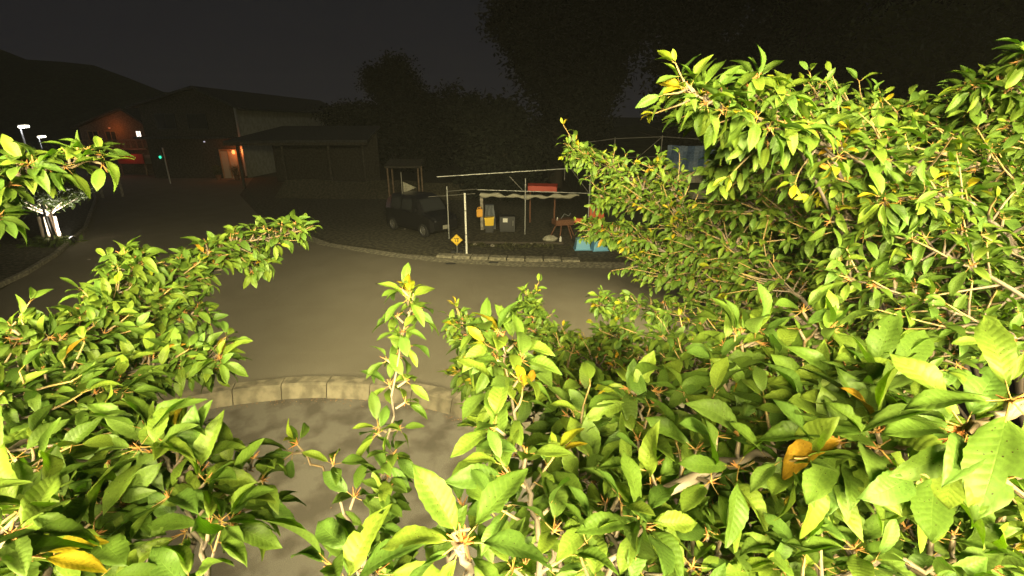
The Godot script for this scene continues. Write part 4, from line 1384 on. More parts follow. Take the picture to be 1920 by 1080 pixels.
	for i in 5:
		st = begin()
		var r := rng.randf_range(0.05, 0.09)
		lathe(st, Vector3.ZERO, Basis.from_euler(Vector3(rng.randfn(0, 0.2), rng.randf() * 3.0, 0)), [[0.0, 0.0], [r, 0.02], [r * 1.15, r * 0.5], [r * 0.7, r], [0.0, r * 1.1]], 7)
		g = part("stone", st, M.concrete)
		g.position = Vector3([-1.45, -0.75, 0.1, 0.75, 1.2][i], 0.015, -18.1 + rng.randfn(0, 0.12))
		tag(g, "small pale stone, %s of a row along the dark yard edge" % words[i], "stone", "stones along the yard edge")
	st = begin()
	rod(st, Vector3(-1.9, 0.07, -18.35), Vector3(2.0, 0.07, -18.2), 0.06, 8)
	tag(part("log", st, M.far_bark), "long dark log lying along the edge of the yard", "log")
	# weeds at the yard edge
	var mm := MultiMesh.new()
	mm.transform_format = MultiMesh.TRANSFORM_3D
	mm.mesh = clump_mesh(26, 0.18, 0.12, 91, M.weed)
	mm.instance_count = 60
	for i in 60:
		mm.set_instance_transform(i, Transform3D(Basis.from_euler(Vector3(0, rng.randf() * TAU, 0)) * rng.randf_range(0.4, 1.2), Vector3(rng.randf_range(-2.2, 3.6), 0.06, -17.9 + rng.randfn(0, 0.22))))
	var w := MultiMeshInstance3D.new()
	w.multimesh = mm
	w.name = "weeds"
	w.set_meta("kind", "stuff")
	tag(w, "low weeds growing along the edge of the yard", "weeds")
	add_child(w)
	car()
	rng.seed = 777

func car() -> void:
	var o := thing("parked_car", "black small car parked in the dark yard behind the thin posts", "car", Vector3(-3.95, 0.02, -20.7), -0.75)
	var st := begin()
	# body along x, front to +x: lofted cross-sections [x, half width, sill, shoulder, roof half width, roof]
	var sec := [[-1.68, 0.62, 0.42, 0.86, 0.55, 0.98], [-1.6, 0.7, 0.24, 0.95, 0.58, 1.35], [-1.2, 0.73, 0.2, 0.97, 0.6, 1.58], [0.2, 0.74, 0.2, 0.95, 0.61, 1.62], [0.62, 0.74, 0.2, 0.94, 0.6, 1.52], [1.05, 0.73, 0.2, 0.92, 0.64, 1.0], [1.5, 0.7, 0.22, 0.82, 0.6, 0.86], [1.68, 0.62, 0.34, 0.66, 0.5, 0.7]]
	var ring := func(s: Array) -> Array:
		return [Vector3(s[0], s[2], s[1] * 0.94), Vector3(s[0], s[2] + 0.14, s[1]), Vector3(s[0], s[3], s[1]), Vector3(s[0], s[5] - 0.04, s[4]), Vector3(s[0], s[5], s[4] * 0.85), Vector3(s[0], s[5], -s[4] * 0.85), Vector3(s[0], s[5] - 0.04, -s[4]), Vector3(s[0], s[3], -s[1]), Vector3(s[0], s[2] + 0.14, -s[1]), Vector3(s[0], s[2], -s[1] * 0.94)]
	for i in sec.size() - 1:
		var a: Array = ring.call(sec[i])
		var b: Array = ring.call(sec[i + 1])
		for k in 10:
			var j := (k + 1) % 10
			var ctr: Vector3 = (a[k] + b[j]) / 2.0
			face(st, a[k], a[j], b[j], b[k], ctr - Vector3(ctr.x, 0.7, 0))
	for e in [0, sec.size() - 1]:
		var a: Array = ring.call(sec[e])
		var n := Vector3(-1 if e == 0 else 1, 0, 0)
		for k in range(1, 9):
			tri(st, a[0], a[k], a[k + 1], n, n, n)
	part("body", st, M.car, o)
	for s in [-1.0, 1.0]:
		for p in [[-1.1, -0.42], [-0.36, 0.36]]:
			st = begin()
			face(st, Vector3(p[0], 1.03, s * 0.732), Vector3(p[1], 1.02, s * 0.734), Vector3(p[1] - 0.02, 1.47, s * 0.645), Vector3(p[0] + 0.04, 1.46, s * 0.64), Vector3(0, 0.2, s))
			part("side_window", st, M.glass, o)
	st = begin()
	face(st, Vector3(1.03, 1.04, 0.56), Vector3(1.03, 1.04, -0.56), Vector3(0.68, 1.48, -0.5), Vector3(0.68, 1.48, 0.5), Vector3(1, 0.6, 0))
	part("windscreen", st, M.glass, o)
	for s in [-1.0, 1.0]:
		st = begin()
		lathe(st, Vector3(1.6, 0.62, s * 0.5), Basis(Vector3(0, 0, 1), -PI / 2.0), [[0.1, -0.05], [0.1, 0.03], [0.06, 0.07], [0.0, 0.08]], 12)
		part("headlight", st, M.chrome, o)
		for x in [-1.1, 1.08]:
			st = begin()
			lathe(st, Vector3(x, 0.28, s * 0.68), Basis(Vector3(1, 0, 0), s * PI / 2.0), [[0.0, -0.08], [0.28, -0.08], [0.285, 0.0], [0.27, 0.075], [0.18, 0.08]], 20)
			var wh := part("wheel", st, M.rubber, o)
			st = begin()
			lathe(st, Vector3(x, 0.28, s * 0.68), Basis(Vector3(1, 0, 0), s * PI / 2.0), [[0.18, 0.07], [0.16, 0.05], [0.05, 0.07], [0.0, 0.09]], 16)
			part("rim", st, M.chrome, wh)
		st = begin()
		box(st, Vector3(0.72, 1.08, s * 0.82), Vector3(0.08, 0.12, 0.16), Basis.IDENTITY, 0.02)
		part("mirror", st, M.car, o)
	st = begin()
	box(st, Vector3(1.69, 0.42, 0), Vector3(0.02, 0.16, 0.33))
	part("number_plate", st, M.pale_cloth, o)

func left_side() -> void:
	# two street lamps
	var spots := [[Vector3(-35.0, 0, -36), 4.35, "street lamp with bright white head, the taller and nearer of the two", 7.0], [Vector3(-43.3, 0, -46), 3.4, "street lamp with white head, the smaller one farther down the road", 5.0]]
	for s in spots:
		var o := thing("street_lamp", s[2], "street lamp", s[0], 0.0, "street lamps on the far left")
		var st := begin()
		tube(st, [Vector3.ZERO, Vector3(0, s[1] - 0.25, 0), Vector3(0.08, s[1] - 0.05, 0.05), Vector3(0.4, s[1], 0.15)], [0.07, 0.05, 0.04, 0.035], 10)
		part("pole", st, M.galv, o)
		st = begin()
		box(st, Vector3(0.5, s[1] + 0.01, 0.2), Vector3(0.6, 0.1, 0.26), Basis(Vector3(0, 0, 1), 0.08), 0.03)
		part("hood", st, M.galv, o)
		st = begin()
		box(st, Vector3(0.5, s[1] - 0.11, 0.22), Vector3(0.56, 0.15, 0.3), Basis(Vector3(0, 0, 1), 0.08), 0.03)
		part("lamp_glass", st, glow(Color(1.0, 0.97, 0.86), s[3]), o)
		lamp(s[0] + Vector3(0.5, s[1] - 0.22, 0.25), Color(0.95, 0.97, 1.0), 2.0, 0.1, 20.0)
	# convex mirrors seen from behind
	var o := thing("convex_mirror", "two round traffic mirrors on one pole, seen dark from behind", "traffic mirror", Vector3(-17.5, 0, -17.9))
	var st := begin()
	rod(st, Vector3(0, 0, 0), Vector3(0, 2.5, 0), 0.04, 10)
	part("pole", st, M.black, o)
	for p in [[1.9, -0.3, 0.28], [2.22, -0.42, 0.25]]:
		st = begin()
		lathe(st, Vector3(p[1], p[0], 0.06), Basis(Vector3(1, 0, 0), PI / 2.0), [[0.0, 0.05], [p[2] * 0.6, 0.035], [p[2], 0.0], [p[2] + 0.02, -0.02], [p[2], -0.03], [0.0, -0.01]], 24)
		part("mirror", st, M.black, o)
		st = begin()
		rod(st, Vector3(0, p[0], 0.0), Vector3(p[1], p[0], 0.03), 0.018, 6)
		part("bracket", st, M.black, o)
	# floodlit young tree with pale stakes
	rng.seed = 31
	var leafy := clump_mesh(46, 0.42, 0.13, 95, M.far_leaf)
	o = thing("young_tree", "small spreading tree lit from below at the left road edge", "tree", Vector3(-18.1, 0, -18.7))
	st = begin()
	tube(st, [Vector3(0.15, 0, 0), Vector3(0.05, 0.8, 0), Vector3(0.0, 1.3, 0.0), Vector3(-0.1, 1.9, 0)], [0.09, 0.07, 0.05, 0.02], 9)
	for k in 9:
		var a := TAU * k / 9.0 + rng.randfn(0, 0.2)
		tube(st, [Vector3(0.02, 1.05 + 0.05 * (k % 3), 0), Vector3(cos(a) * 0.5, 1.4, sin(a) * 0.5), Vector3(cos(a) * 1.15, 1.75 + 0.2 * (k % 2), sin(a) * 1.15)], [0.04, 0.025, 0.008], 6)
	part("trunk", st, M.stake, o)
	var mm := MultiMesh.new()
	mm.transform_format = MultiMesh.TRANSFORM_3D
	mm.mesh = leafy
	mm.instance_count = 150
	for i in 150:
		var a := rng.randf() * TAU
		var r := sqrt(rng.randf()) * 1.25
		mm.set_instance_transform(i, Transform3D(Basis.from_euler(Vector3(0, rng.randf() * TAU, 0)) * rng.randf_range(0.7, 1.2), Vector3(cos(a) * r, 1.35 + r * 0.35 + rng.randf() * 0.75 * (1.3 - r * 0.7), sin(a) * r)))
	var c := MultiMeshInstance3D.new()
	c.multimesh = mm
	c.name = "crown"
	c.set_meta("kind", "stuff")
	o.add_child(c, true)
	for k in 3:
		st = begin()
		var foot: Vector3 = [Vector3(-0.25, 0, 0.3), Vector3(0.02, 0, 0.34), Vector3(0.3, 0, 0.22)][k]
		rod(st, Vector3.ZERO, Vector3(-0.04, 1.05, -0.12), 0.05, 9)
		var g := part("tree_stake", st, M.stake)
		g.position = Vector3(-18.1, 0, -18.7) + foot
		tag(g, ["pale round stake leftmost before the floodlit young tree", "pale round stake in the middle before the floodlit young tree", "pale round stake rightmost before the floodlit young tree"][k], "stake", "stakes of the young tree")
	mm = MultiMesh.new()
	mm.transform_format = MultiMesh.TRANSFORM_3D
	mm.mesh = clump_mesh(30, 0.25, 0.22, 97, M.grass)
	mm.instance_count = 40
	for i in 40:
		mm.set_instance_transform(i, Transform3D(Basis.from_euler(Vector3(0, rng.randf() * TAU, 0)) * rng.randf_range(0.6, 1.3), Vector3(-17.95 + rng.randfn(0, 0.42), 0.08, -18.35 + rng.randfn(0, 0.2))))
	var w := MultiMeshInstance3D.new()
	w.multimesh = mm
	w.name = "grass_tuft"
	w.set_meta("kind", "stuff")
	tag(w, "lit tufts of grass round the foot of the young tree", "grass")
	add_child(w)
	o = thing("ground_spotlight", "small white spotlight on the ground shining up at the young tree", "spotlight", Vector3(-17.15, 0, -18.35))
	st = begin()
	rod(st, Vector3(0, 0, 0), Vector3(0, 0.16, 0), 0.03, 8)
	part("spike", st, M.black, o)
	st = begin()
	lathe(st, Vector3(0, 0.22, 0), Basis(Vector3(0, 0, 1), 0.6), [[0.0, -0.1], [0.06, -0.08], [0.09, 0.06], [0.0, 0.05]], 14)
	part("head", st, M.black, o)
	st = begin()
	lathe(st, Vector3(-0.03, 0.265, 0.02), Basis(Vector3(0, 0, 1), 0.6), [[0.08, 0.0], [0.06, 0.03], [0.0, 0.04]], 14)
	part("lamp_glass", st, glow(Color(1.0, 0.96, 0.95), 3.0), o)
	var up := SpotLight3D.new()
	up.name = "tree_light"
	up.look_at_from_position(Vector3(-17.22, 0.36, -18.33), Vector3(-18.0, 1.6, -18.7), Vector3.UP)
	up.light_color = Color(1.0, 0.95, 0.85)
	up.light_energy = 16.0
	up.light_size = 0.06
	up.spot_angle = 62.0
	up.spot_angle_attenuation = 0.3
	up.spot_range = 12.0
	up.spot_attenuation = 2.0
	up.shadow_enabled = true
	add_child(up)
	# road posts at the bend
	for k in 2:
		o = thing("guide_post", ["pale road guide post, left of the pair at the far bend", "pale road guide post, right of the pair at the far bend"][k], "post", Vector3(-25.9 + k * 0.8, 0, -30.6 - k * 0.6), 0.0, "guide posts at the bend")
		st = begin()
		rod(st, Vector3.ZERO, Vector3(0, 1.15, 0), 0.09, 10)
		part("post", st, M.concrete, o)
		st = begin()
		lathe(st, Vector3(0, 1.15, 0), Basis.IDENTITY, [[0.09, 0.0], [0.07, 0.05], [0.0, 0.07]], 10)
		part("cap", st, M.concrete, o)

func behind() -> void:
	# unseen lamps lighting foliage and road; unseen box placed to shade low leaves
	var o: Node3D
	var st: SurfaceTool
	for f in [[LEFT_HEAD, LEFT_WAY, "unseen steel post with a bank of six floodlights behind and left of the viewpoint, placed to light the foliage"], [RIGHT_HEAD, RIGHT_WAY, "unseen steel post with a bank of six floodlights behind and right of the viewpoint, placed to light the foliage"], [MAST_HEAD, MAST_WAY, "unseen tall steel mast with one floodlight on the right, placed to light the road"]]:
		var head: Vector3 = f[0]
		o = thing("floodlight", f[2], "floodlight", Vector3(head.x, 0, head.z) - Vector3((f[1] as Vector3).x, 0, (f[1] as Vector3).z).normalized() * 0.35)
		var off := head - o.position
		st = begin()
		tube(st, [Vector3.ZERO, Vector3(0, head.y * 0.5, 0), Vector3(0, head.y + 0.1, 0)], [0.1, 0.08, 0.06], 14)
		part("mast", st, M.galv, o)
		var b := Basis.looking_at(f[1], Vector3.UP)
		var near := head != MAST_HEAD
		for k in 6 if near else 1:
			var at := off + b * (Vector3(-0.5 + 0.5 * (k % 3), 0.24 - 0.48 * (k / 3), 0.0) if near else Vector3.ZERO)
			st = begin()
			box(st, at + b * Vector3(0, 0, 0.16), Vector3(0.44, 0.38, 0.14), b, 0.02)
			var hs := part("housing", st, M.black, o)
			st = begin()
			box(st, at + b * Vector3(0, 0, 0.075), Vector3(0.38, 0.32, 0.015), b)
			part("lamp_glass", st, glow(Color(1.0, 0.94, 0.7), 5.0), hs)
		st = begin()
		for y in [-0.24, 0.24] if near else [0.0]:
			rod(st, off + b * Vector3(-0.75 if near else -0.25, y, 0.26), off + b * Vector3(0.75 if near else 0.25, y, 0.26), 0.025, 8)
		part("crossbar", st, M.galv, o)
	o = thing("unseen_camera_housing", "unseen grey box on a post behind the viewpoint, placed to shade the lower centre leaves", "camera", Vector3(0.07, 0, 0.15))  # out of view, placed to cast shade on the lower centre leaves
	st = begin()
	box(st, Vector3(-0.14, 4.4, 0.0), Vector3(0.24, 0.17, 0.13), Basis.IDENTITY, 0.012)
	part("body", st, M.galv, o)
	st = begin()
	rod(st, Vector3(-0.1, 0, 0.02), Vector3(-0.1, 4.32, 0.02), 0.03, 10)
	part("post", st, M.galv, o)

func cherries() -> void:
	var left_boughs := [
		[[Vector3(-0.40, 3.88, -0.48), Vector3(-0.45, 3.90, -0.54), Vector3(-0.51, 3.92, -0.60), Vector3(-0.55, 3.95, -0.66), Vector3(-0.59, 3.99, -0.71)], 0.06, 46, 0.082, 1, 0.005],
		[[Vector3(-0.48, 3.90, -0.56), Vector3(-0.47, 3.90, -0.65), Vector3(-0.48, 3.90, -0.72)], 0.06, 41, 0.078, 0, 0.004],
		[[Vector3(-0.54, 3.95, -0.64), Vector3(-0.58, 3.98, -0.66), Vector3(-0.63, 3.99, -0.67)], 0.06, 44, 0.082, 0, 0.004],
		[[Vector3(-0.74, 4.03, -0.47), Vector3(-0.76, 3.99, -0.61), Vector3(-0.73, 3.94, -0.70), Vector3(-0.67, 3.93, -0.73)], 0.1, 51, 0.078, 0, 0.008],
		[[Vector3(-0.91, 4.02, -0.62), Vector3(-0.92, 3.96, -0.83), Vector3(-0.87, 3.93, -0.94)], 0.13, 64, 0.074, 0, 0.008],
		[[Vector3(-0.99, 4.02, -0.69), Vector3(-0.95, 3.98, -0.89), Vector3(-0.88, 3.92, -1.07), Vector3(-0.78, 3.91, -1.14)], 0.121, 140, 0.065, 0.2, 0.008],
		[[Vector3(-1.07, 4.00, -0.75), Vector3(-1.08, 3.98, -0.99), Vector3(-1.07, 3.99, -1.22), Vector3(-1.06, 4.00, -1.36)], 0.143, 150, 0.061, 0.1, 0.009],
		[[Vector3(-1.08, 3.98, -1.27), Vector3(-1.12, 4.01, -1.52), Vector3(-1.02, 4.07, -1.72), Vector3(-0.84, 4.09, -1.88)], 0.11, 155, 0.061, 0.3, 0.006],
		[[Vector3(-1.12, 4.00, -1.52), Vector3(-1.05, 4.00, -1.69), Vector3(-0.97, 3.99, -1.79)], 0.066, 125, 0.058, 0.2, 0.004],
		[[Vector3(-1.10, 3.97, -1.18), Vector3(-1.14, 4.05, -1.32), Vector3(-1.14, 4.11, -1.40)], 0.077, 135, 0.061, 0.1, 0.005],
		[[Vector3(-1.02, 3.99, -0.98), Vector3(-1.04, 4.03, -0.98), Vector3(-1.03, 4.07, -0.92)], 0.055, 110, 0.061, 0, 0.004],
		[[Vector3(-1.06, 3.93, -1.20), Vector3(-1.02, 3.95, -1.31), Vector3(-0.97, 3.93, -1.41)], 0.055, 115, 0.058, 0.3, 0.004],
		[[Vector3(-1.01, 3.97, -0.98), Vector3(-1.05, 4.01, -1.11), Vector3(-1.08, 4.05, -1.16)], 0.088, 125, 0.061, 0, 0.005],
		[[Vector3(-1.10, 4.35, -0.85), Vector3(-1.10, 4.38, -1.01), Vector3(-1.03, 4.40, -1.08), Vector3(-0.96, 4.42, -1.15)], 0.033, 85, 0.058, 0.4, 0.006],
		[[Vector3(-1.13, 4.40, -0.98), Vector3(-1.09, 4.38, -1.02), Vector3(-1.08, 4.39, -1.10)], 0.028, 65, 0.058, 0.2, 0.004],
		[[Vector3(-1.01, 4.29, -0.79), Vector3(-1.05, 4.31, -0.91), Vector3(-1.05, 4.31, -0.98)], 0.022, 30, 0.058, 0, 0.004],
		[[Vector3(-0.65, 4.02, -0.39), Vector3(-0.68, 3.98, -0.51), Vector3(-0.67, 3.94, -0.59)], 0.11, 53, 0.078, 0, 0.007],
		[[Vector3(-0.54, 4.08, -0.31), Vector3(-0.55, 4.06, -0.38), Vector3(-0.54, 4.04, -0.41)], 0.07, 34, 0.082, 0.5, 0.005],
		[[Vector3(-0.59, 3.95, -0.41), Vector3(-0.63, 3.94, -0.54), Vector3(-0.64, 3.94, -0.61)], 0.08, 44, 0.078, 0, 0.006],
		[[Vector3(-0.90, 3.96, -0.59), Vector3(-0.90, 3.94, -0.76), Vector3(-0.85, 3.91, -0.86)], 0.13, 62, 0.074, 0, 0.007],
		[[Vector3(-1.11, 3.77, -0.70), Vector3(-1.08, 3.70, -0.87), Vector3(-0.96, 3.64, -0.94)], 0.22, 115, 0.065, 0, 0.007],
		[[Vector3(-1.21, 3.83, -0.81), Vector3(-1.17, 3.76, -0.99), Vector3(-1.07, 3.71, -1.14)], 0.176, 125, 0.061, 0, 0.007],
		[[Vector3(-1.31, 3.97, -0.94), Vector3(-1.23, 3.85, -1.06), Vector3(-1.15, 3.80, -1.20)], 0.165, 125, 0.061, 0, 0.007],
		[[Vector3(-0.86, 3.84, -0.51), Vector3(-0.81, 3.77, -0.61), Vector3(-0.79, 3.78, -0.65)], 0.12, 46, 0.074, 0, 0.007],
	]
	var middle_boughs := [
		[[Vector3(0.30, 3.98, -0.60), Vector3(0.36, 4.03, -0.70), Vector3(0.42, 4.07, -0.80), Vector3(0.45, 4.11, -0.86)], 0.08, 52, 0.082, 0.1, 0.005],
		[[Vector3(0.14, 3.93, -0.51), Vector3(0.25, 4.02, -0.56), Vector3(0.34, 4.06, -0.55), Vector3(0.43, 4.12, -0.49), Vector3(0.45, 4.16, -0.45)], 0.07, 49, 0.078, 0, 0.011],
		[[Vector3(0.12, 3.76, -0.58), Vector3(0.36, 3.83, -0.65), Vector3(0.57, 3.91, -0.65), Vector3(0.76, 3.99, -0.61)], 0.15, 81, 0.07, 0.1, 0.01],
		[[Vector3(0.22, 3.85, -0.50), Vector3(0.43, 3.89, -0.58), Vector3(0.60, 3.92, -0.55), Vector3(0.68, 3.97, -0.50)], 0.14, 78, 0.07, 0.3, 0.009],
		[[Vector3(0.14, 3.88, -0.48), Vector3(0.26, 3.89, -0.53), Vector3(0.37, 3.89, -0.55)], 0.11, 67, 0.07, 0, 0.007],
		[[Vector3(0.40, 3.76, -0.86), Vector3(0.65, 3.81, -1.03), Vector3(0.82, 3.87, -1.08), Vector3(0.90, 3.93, -1.05)], 0.176, 130, 0.061, 0, 0.007],
		[[Vector3(0.40, 3.80, -0.89), Vector3(0.60, 3.84, -1.08), Vector3(0.71, 3.86, -1.16)], 0.187, 140, 0.061, 0.1, 0.006],
		[[Vector3(0.45, 3.74, -1.08), Vector3(0.56, 3.77, -1.31), Vector3(0.57, 3.77, -1.54)], 0.209, 145, 0.061, 0.3, 0.006],
		[[Vector3(-0.25, 3.75, -0.61), Vector3(-0.26, 3.81, -0.71), Vector3(-0.26, 3.86, -0.79), Vector3(-0.26, 3.90, -0.89), Vector3(-0.26, 3.99, -0.97), Vector3(-0.25, 4.06, -1.03), Vector3(-0.24, 4.12, -1.06)], 0.028, 38, 0.061, 1, 0.004],
		[[Vector3(0.03, 3.93, -0.44), Vector3(0.03, 3.97, -0.53), Vector3(0.02, 3.98, -0.61), Vector3(-0.00, 4.01, -0.76), Vector3(-0.01, 4.04, -0.87), Vector3(-0.02, 4.08, -0.91)], 0.06, 49, 0.082, 1, 0.005],
		[[Vector3(-0.04, 4.12, -0.32), Vector3(-0.05, 4.13, -0.34), Vector3(-0.05, 4.14, -0.35)], 0, 0, 0.115, 0, 0.004],
		[[Vector3(0.16, 3.92, -0.60), Vector3(0.22, 3.96, -0.68), Vector3(0.24, 4.00, -0.77), Vector3(0.24, 4.01, -0.80)], 0.06, 49, 0.082, 1, 0.005],
		[[Vector3(0.09, 3.85, -0.62), Vector3(0.12, 3.90, -0.73), Vector3(0.14, 3.90, -0.85), Vector3(0.15, 3.90, -0.97)], 0.09, 61, 0.078, 0.1, 0.004],
		[[Vector3(0.47, 3.62, -1.25), Vector3(0.33, 3.61, -1.65), Vector3(0.14, 3.60, -1.89), Vector3(0.06, 3.68, -2.15)], 0.132, 150, 0.061, 0.3, 0.007],
		[[Vector3(0.32, 3.60, -1.28), Vector3(0.14, 3.59, -1.55), Vector3(-0.09, 3.61, -1.79), Vector3(-0.23, 3.67, -1.91)], 0.143, 160, 0.061, 0.8, 0.006],
		[[Vector3(0.45, 3.57, -1.48), Vector3(0.39, 3.54, -1.83), Vector3(0.24, 3.54, -1.97)], 0.165, 160, 0.061, 0.2, 0.005],
		[[Vector3(0.54, 3.63, -1.48), Vector3(0.54, 3.59, -1.82), Vector3(0.45, 3.56, -2.05)], 0.176, 160, 0.061, 0.2, 0.005],
		[[Vector3(0.06, 3.65, -1.23), Vector3(-0.06, 3.64, -1.47), Vector3(-0.18, 3.63, -1.57)], 0.099, 125, 0.061, 0.9, 0.005],
		[[Vector3(0.29, 3.72, -1.00), Vector3(0.24, 3.70, -1.25), Vector3(0.16, 3.70, -1.37)], 0.165, 145, 0.061, 0.3, 0.005],
		[[Vector3(0.10, 3.78, -0.83), Vector3(0.00, 3.79, -0.97), Vector3(-0.08, 3.78, -1.02)], 0.09, 64, 0.074, 0, 0.005],
		[[Vector3(-0.25, 3.78, -0.57), Vector3(-0.28, 3.83, -0.66), Vector3(-0.34, 3.87, -0.73), Vector3(-0.41, 3.92, -0.77)], 0.03, 14, 0.066, 0.2, 0.004],
		[[Vector3(-0.09, 3.92, -0.46), Vector3(-0.09, 3.93, -0.55), Vector3(-0.08, 3.92, -0.61)], 0.03, 23, 0.082, 0, 0.004],
		[[Vector3(-0.15, 4.02, -0.37), Vector3(-0.16, 4.03, -0.40), Vector3(-0.18, 4.03, -0.42)], 0.03, 29, 0.082, 0, 0.004],
		[[Vector3(0.10, 3.95, -0.42), Vector3(0.14, 3.96, -0.50), Vector3(0.14, 3.96, -0.57)], 0.07, 49, 0.074, 0, 0.005],
		[[Vector3(0.03, 3.83, -0.53), Vector3(0.10, 3.86, -0.63), Vector3(0.16, 3.88, -0.70)], 0.07, 49, 0.074, 0, 0.005],
		[[Vector3(0.21, 3.53, -1.12), Vector3(0.52, 3.45, -1.09), Vector3(0.81, 3.46, -1.07), Vector3(1.06, 3.60, -0.97)], 0.264, 125, 0.065, 0, 0.007],
		[[Vector3(0.05, 3.47, -0.80), Vector3(0.32, 3.49, -0.91), Vector3(0.60, 3.54, -0.83), Vector3(0.81, 3.62, -0.74)], 0.242, 125, 0.065, 0, 0.007],
		[[Vector3(0.05, 3.72, -0.91), Vector3(0.19, 3.73, -1.03), Vector3(0.34, 3.75, -1.07)], 0.14, 67, 0.074, 0.1, 0.005],
		[[Vector3(-0.01, 3.55, -0.73), Vector3(0.05, 3.56, -0.90), Vector3(0.19, 3.57, -0.96)], 0.12, 58, 0.074, 0, 0.005],
	]
